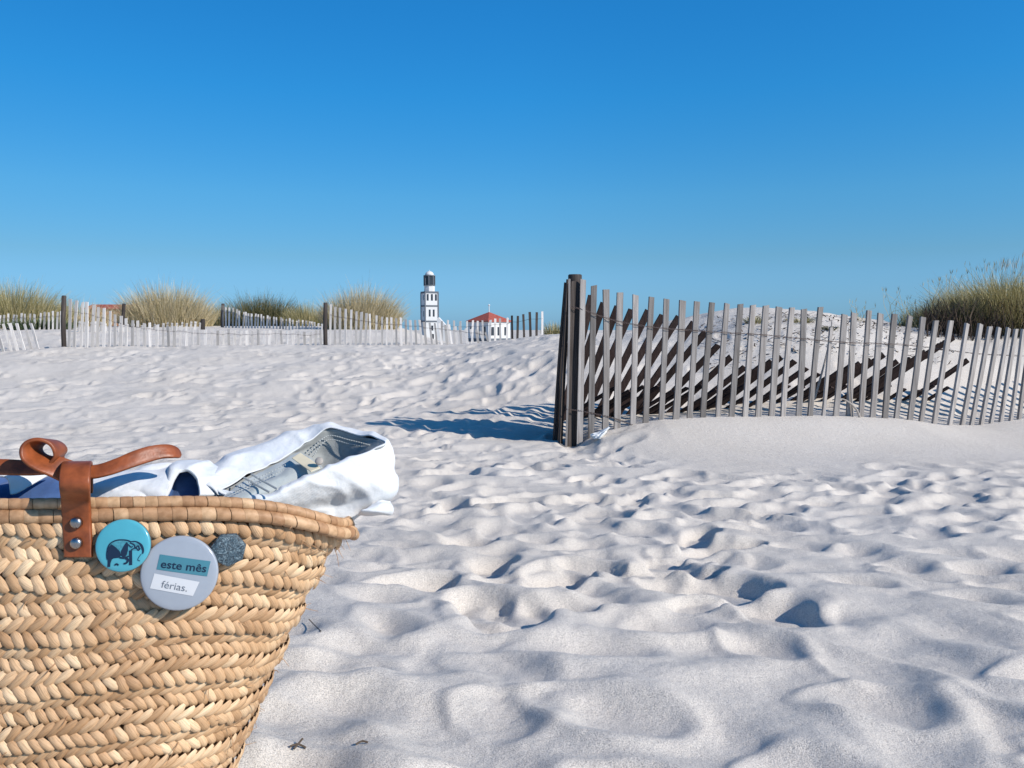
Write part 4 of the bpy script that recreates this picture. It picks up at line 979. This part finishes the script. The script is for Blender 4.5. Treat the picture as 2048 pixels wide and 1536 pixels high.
# ------------------------------------------------------------------ badges pinned on the basket
def badge_frame(px, py, off, tilt=0.0, yawadd=0.0, roll=0.0):
    c = FP(px, py, off); t = math.atan2((c.y - BC.y) / .11 ** 1, (c.x - BC.x) / .25)
    n = Vector(bag_frame(np.array([t]), np.array([0.2]))[3][0]); n = (n + Vector((0, -0.6, 0.25 + tilt)) + Vector((yawadd, 0, 0))).normalized()
    rgt = Vector((0, 0, 1)).cross(n).normalized(); upv = n.cross(rgt)
    M_ = Matrix((rgt, upv, n)).transposed().to_4x4(); M_ = Matrix.Translation(c) @ M_ @ Matrix.Rotation(roll, 4, 'Z')
    return M_
def dome_z(r, RAD, H): return H * (1 - (r / RAD) ** 2 * 0.55)
def badge(px, py, rpx, mat, rimmat, label, roll, off=0.012, H=0.0022, n=48, wob=0.0):
    D = front_y(px, py, off); RAD = rpx / F * D; Mx = badge_frame(px, py, off, roll=roll)
    root = thing('button_badge', Mx.translation, label, 'badge', 'badges pinned to the basket')
    b = MB(); b.lathe([(RAD * .93, -.0035), (RAD * 1.0, -.003), (RAD * 1.0, -.0012)], n, Mx); b.build('back', rimmat, root, True)
    f = MB(); prof = [(RAD * 1.0, -.0012), (RAD * 1.002, -.0004), (RAD * .985, .0005)] + [(RAD * q, dome_z(RAD * q, RAD, H)) for q in (.95, .85, .7, .5, .3, .1, .004)]
    prof[2] = (RAD * .985, dome_z(RAD * .985, RAD, H) * .7); f.lathe(prof, n, Mx); face = f.build('face', mat, root, True)
    return root, face, Mx, RAD, H
def flat_on(name, poly_list, Mx, RAD, H, mat, parent, lift=0.0002, sub=0):
    bm = bmesh.new()
    for poly in poly_list:
        vs = [bm.verts.new((u * RAD, v * RAD, 0)) for u, v in poly]
        try: bm.faces.new(vs)
        except ValueError: pass
    bmesh.ops.triangulate(bm, faces=bm.faces)
    for _ in range(sub): bmesh.ops.subdivide_edges(bm, edges=bm.edges, cuts=1, use_grid_fill=True)
    q = parent
    while q.parent: q = q.parent
    for v in bm.verts:
        r_ = math.hypot(v.co.x, v.co.y); v.co.z = dome_z(r_, RAD, H) + lift; v.co = (Mx @ v.co) - q.location
    bmesh.ops.recalc_face_normals(bm, faces=bm.faces)
    me = bpy.data.meshes.new(name); bm.to_mesh(me); bm.free(); me.materials.append(mat); o = bpy.data.objects.new(name, me); COL.objects.link(o); o.parent = parent
    return o
def stroke(path, w):
    p = catmull([(a, b, 0) for a, b in path], max(8, len(path) * 5)); out = []; m = len(p)
    ws = np.interp(np.linspace(0, 1, m), np.linspace(0, 1, len(w)), w) if isinstance(w, (list, tuple)) else np.full(m, w)
    L = []; Rr = []
    for i in range(m):
        t = p[min(i + 1, m - 1)] - p[max(i - 1, 0)]; t /= max(np.linalg.norm(t), 1e-9); nn = np.array([-t[1], t[0]]); L.append(p[i, :2] + nn * ws[i]); Rr.append(p[i, :2] - nn * ws[i])
    for i in range(m - 1): out.append([tuple(L[i]), tuple(Rr[i]), tuple(Rr[i + 1]), tuple(L[i + 1])])
    return out
# teal badge with the elephant
tb, tf, Mx, RAD, H = badge(246, 1091, 53, M['teal'], M['badge_rim'], 'small teal round badge printed with a walking elephant, next to the leather strap', 0.0)
# drawing units: zoom pixels -> badge units
def eu(x, y): return ((x - 402) / 295.0, -(y - 412) / 295.0)
E = lambda l: [eu(*q) for q in l]
dark = [E([(258, 430), (285, 390), (330, 420), (380, 470), (400, 520), (370, 545), (320, 548), (300, 560), (285, 600), (282, 642), (252, 642), (255, 590), (250, 520), (248, 470)]),
        E([(395, 470), (430, 400), (455, 370), (470, 400), (468, 470), (455, 520), (420, 545), (395, 520)]),
        E([(478, 470), (512, 462), (515, 560), (516, 630), (482, 632), (484, 560)])]
thin = []
thin += stroke(E([(250, 440), (275, 385), (340, 350), (420, 348), (470, 358), (500, 375)]), .022)
thin += stroke(E([(250, 430), (242, 500), (248, 560)]), .014)
thin += stroke(E([(380, 540), (430, 550), (480, 530)]), .03)
thin += stroke(E([(432, 540), (470, 570), (455, 605), (425, 612)]), [.05, .04, .03])
thin += stroke(E([(500, 370), (545, 370), (590, 395), (612, 425), (628, 470), (625, 510)]), [.02, .02, .03, .045, .035, .02])
thin += stroke(E([(490, 385), (530, 405), (540, 440), (505, 460)]), .022)
thin += stroke(E([(545, 450), (575, 420), (590, 460)]), .025)
thin += stroke(E([(555, 440), (580, 470), (600, 450)]), .02)
thin += stroke(E([(612, 510), (590, 540), (575, 575), (600, 590)]), .010)
thin += stroke(E([(330, 625), (350, 612), (372, 628)]), .03)
thin += stroke(E([(470, 400), (500, 430), (520, 425)]), .02)
flat_on('elephant_body', [E([(252, 440), (280, 388), (340, 354), (420, 352), (480, 362), (540, 375), (600, 410), (618, 450), (560, 470), (515, 470), (480, 530), (400, 545), (300, 550), (255, 520)])], Mx, RAD, H, M['ink_teal'], tf, .00022)
flat_on('elephant_shading', dark, Mx, RAD, H, M['ink'], tf, .00038)
flat_on('elephant_lines', thin, Mx, RAD, H, M['ink'], tf, .00048)
# large pale badge with two printed slips
lb, lf, Mx, RAD, H = badge(359, 1146, 75, M['badge_grey'], M['badge_rim'], 'large pale grey round badge reading este mês férias', 0.0, off=0.013)
def lu(x, y): return ((x - 1090) / 447.0, -(y - 755) / 447.0)
LQ = lambda l: [lu(*q) for q in l]
def quad_grid(q, n=8):
    a, b, c, d = [np.array(p) for p in q]; out = []
    f = lambda s, t: tuple((a * (1 - s) + b * s) * (1 - t) + (d * (1 - s) + c * s) * t)
    for i in range(n):
        for j in range(3): out.append([f(i / n, j / 3), f((i + 1) / n, j / 3), f((i + 1) / n, (j + 1) / 3), f(i / n, (j + 1) / 3)])
    return out
flat_on('teal_slip', quad_grid(LQ([(872, 516), (1452, 634), (1412, 812), (836, 692)])), Mx, RAD, H, M['box_teal'], lf, .0003)
flat_on('white_slip', quad_grid(LQ([(812, 738), (1326, 872), (1250, 1036), (762, 912)])), Mx, RAD, H, M['box_white'], lf, .0003)
def text_on(name, body, p0, p1, hgt, Mx, RAD, H, mat, parent, lift, bold=0.0, shear=0.0):
    cu = bpy.data.curves.new('lettering', 'FONT'); cu.body = body; cu.size = 1.0; cu.offset = bold; cu.shear = shear; cu.resolution_u = 4
    ob = bpy.data.objects.new('lettering', cu); COL.objects.link(ob); dg = bpy.context.evaluated_depsgraph_get(); me = bpy.data.meshes.new_from_object(ob.evaluated_get(dg))
    bpy.data.objects.remove(ob); bpy.data.curves.remove(cu)
    co = np.array([v.co for v in me.vertices]); mn = co.min(0); mx_ = co.max(0)
    a = np.array(lu(*p0)); b = np.array(lu(*p1)); ax = (b - a); L = np.linalg.norm(ax); ax /= L; ay = np.array([-ax[1], ax[0]]); sx = L / (mx_[0] - mn[0])
    q = parent
    while q.parent: q = q.parent
    for v, c in zip(me.vertices, co):
        u = a + ax * (c[0] - mn[0]) * sx + ay * c[1] * hgt
        r_ = math.hypot(*u) * RAD; w = Mx @ Vector((u[0] * RAD, u[1] * RAD, dome_z(r_, RAD, H) + lift)); v.co = w - q.location
    me.materials.clear(); me.materials.append(mat); o = bpy.data.objects.new(name, me); COL.objects.link(o); o.parent = parent
    return o
text_on('lettering', 'este mês', (880, 672), (1398, 762), 0.30, Mx, RAD, H, M['ink'], lf, .0005, bold=0.014)
text_on('lettering', 'férias.', (885, 908), (1180, 978), 0.27, Mx, RAD, H, M['text_grey'], lf, .0005)
# small dark badge
def mat_marble():
    m, nt, b = new_mat('marbled_enamel'); L = nt.links.new; tc = N(nt, 'ShaderNodeTexCoord')
    n1 = N(nt, 'ShaderNodeTexNoise', Scale=210.0, Detail=6.0, Roughness=0.75, Distortion=3.0); L(tc.outputs['Object'], n1.inputs['Vector'])
    r1 = ramp(nt, [(0.38, (0.008, 0.013, 0.02)), (0.52, (0.05, 0.085, 0.11)), (0.66, (0.22, 0.29, 0.32))]); L(n1.outputs['Fac'], r1.inputs['Fac']); L(r1.outputs[0], b.inputs['Base Color']); b.inputs['Roughness'].default_value = 0.35
    bp = N(nt, 'ShaderNodeBump', Strength=0.6, Distance=0.001); L(n1.outputs['Fac'], bp.inputs['Height']); L(bp.outputs[0], b.inputs['Normal']); return m
M['marble'] = mat_marble(); M['badge_dark'] = mat_plain('dark_badge_rim', (0.10, 0.075, 0.085), 0.5)
badge(457, 1099, 35, M['marble'], M['badge_dark'], 'smallest badge, dark grey and marbled, right of the large pale badge', 0.2, off=0.011, n=7)

# ------------------------------------------------------------------ litter, twigs
def litter():
    p = on_sand(1198, 876); r_ = thing('plastic_litter', p, 'crumpled white plastic scrap on the sand at the foot of the near fence', 'litter')
    rng = random.Random(2); bm = bmesh.new(); bmesh.ops.create_icosphere(bm, subdivisions=3, radius=1)
    for v in bm.verts:
        k = float(perlin(np.array([v.co.x * 1.7 + 5]), np.array([v.co.y * 1.7 + v.co.z * 2]), 3)[0]); v.co *= 1 + 0.35 * k; v.co = Vector((v.co.x * .06, v.co.y * .04, v.co.z * .022 + .012 + max(0, v.co.x) * .05))
    me = bpy.data.meshes.new('scrap'); bm.to_mesh(me); bm.free(); link_me('scrap', me, M['litter'], r_)
litter()
def twig(path, rad, label, mat, n=None, name='twig', group='twigs and dry stems'):
    mb = MB(); q = catmull(path, max(8, 5 * len(path))); k = len(q); mb.tube(q, [rad * (1 - .6 * i / k) for i in range(k)], 6)
    root_o = mb.build(name, mat); tag(root_o, label, 'twig', group); return root_o
def sand_pt(px, py, up_=0.0): 
    p = on_sand(px, py); return p + Vector((0, 0, up_))
tw = MB()
def ground_twig(segs, rad, label):
    mb = MB()
    for s_ in segs:
        q = catmull([sand_pt(x, y, h) for x, y, h in s_], 10); mb.tube(q, rad, 5)
    o = mb.build('twig', M['twig'], None); tag(o, label, 'twig', 'twigs on the sand')
ground_twig([[(580, 1500, .004), (596, 1497, .005), (612, 1501, .003)], [(588, 1503, .003), (600, 1496, .007), (606, 1494, .01)]], .0012, 'forked dark twig on the sand close to the lower right of the basket')
ground_twig([[(712, 1494, .003), (724, 1491, .005), (736, 1490, .003)]], .0011, 'short dark twig on the sand right of the forked twig')
ground_twig([[(618, 1250, .01), (630, 1258, .006), (642, 1266, .003)]], .0008, 'thin dark stem on the sand touching the right edge of the basket')
ground_twig([[(1823, 1198, .0005), (1829, 1200, .0005)]], .002, 'tiny dark chip lying on the rippled sand at right')
ground_twig([[(1882, 1272, .0005), (1888, 1274, .0005)]], .0016, 'tiny pale brown chip on the rippled sand at lower right')
# dry branches caught against the near fence
def branch(path, rad, label):
    q = catmull([P(*p) for p in path], 40); mb = MB(); mb.tube(q, [rad * (1 - .65 * i / 40) for i in range(40)], 6); o = mb.build('dry_branch', M['twig_pale']); tag(o, label, 'branch', 'dry branches at the near fence')
branch([(1722, 842, 5.42), (1712, 818, 5.44), (1694, 802, 5.45), (1678, 797, 5.46), (1664, 800, 5.47)], .008, 'curved bleached branch bending out of the sand in front of the near fence')
branch([(1706, 836, 5.46), (1702, 770, 5.46), (1700, 700, 5.47), (1697, 655, 5.48)], .007, 'upright bleached stem leaning on the near fence above the curved branch')
branch([(1628, 800, 5.85), (1648, 730, 5.85), (1660, 675, 5.85), (1664, 640, 5.85)], .009, 'slanting dark stick behind the near fence below the small grey plant')
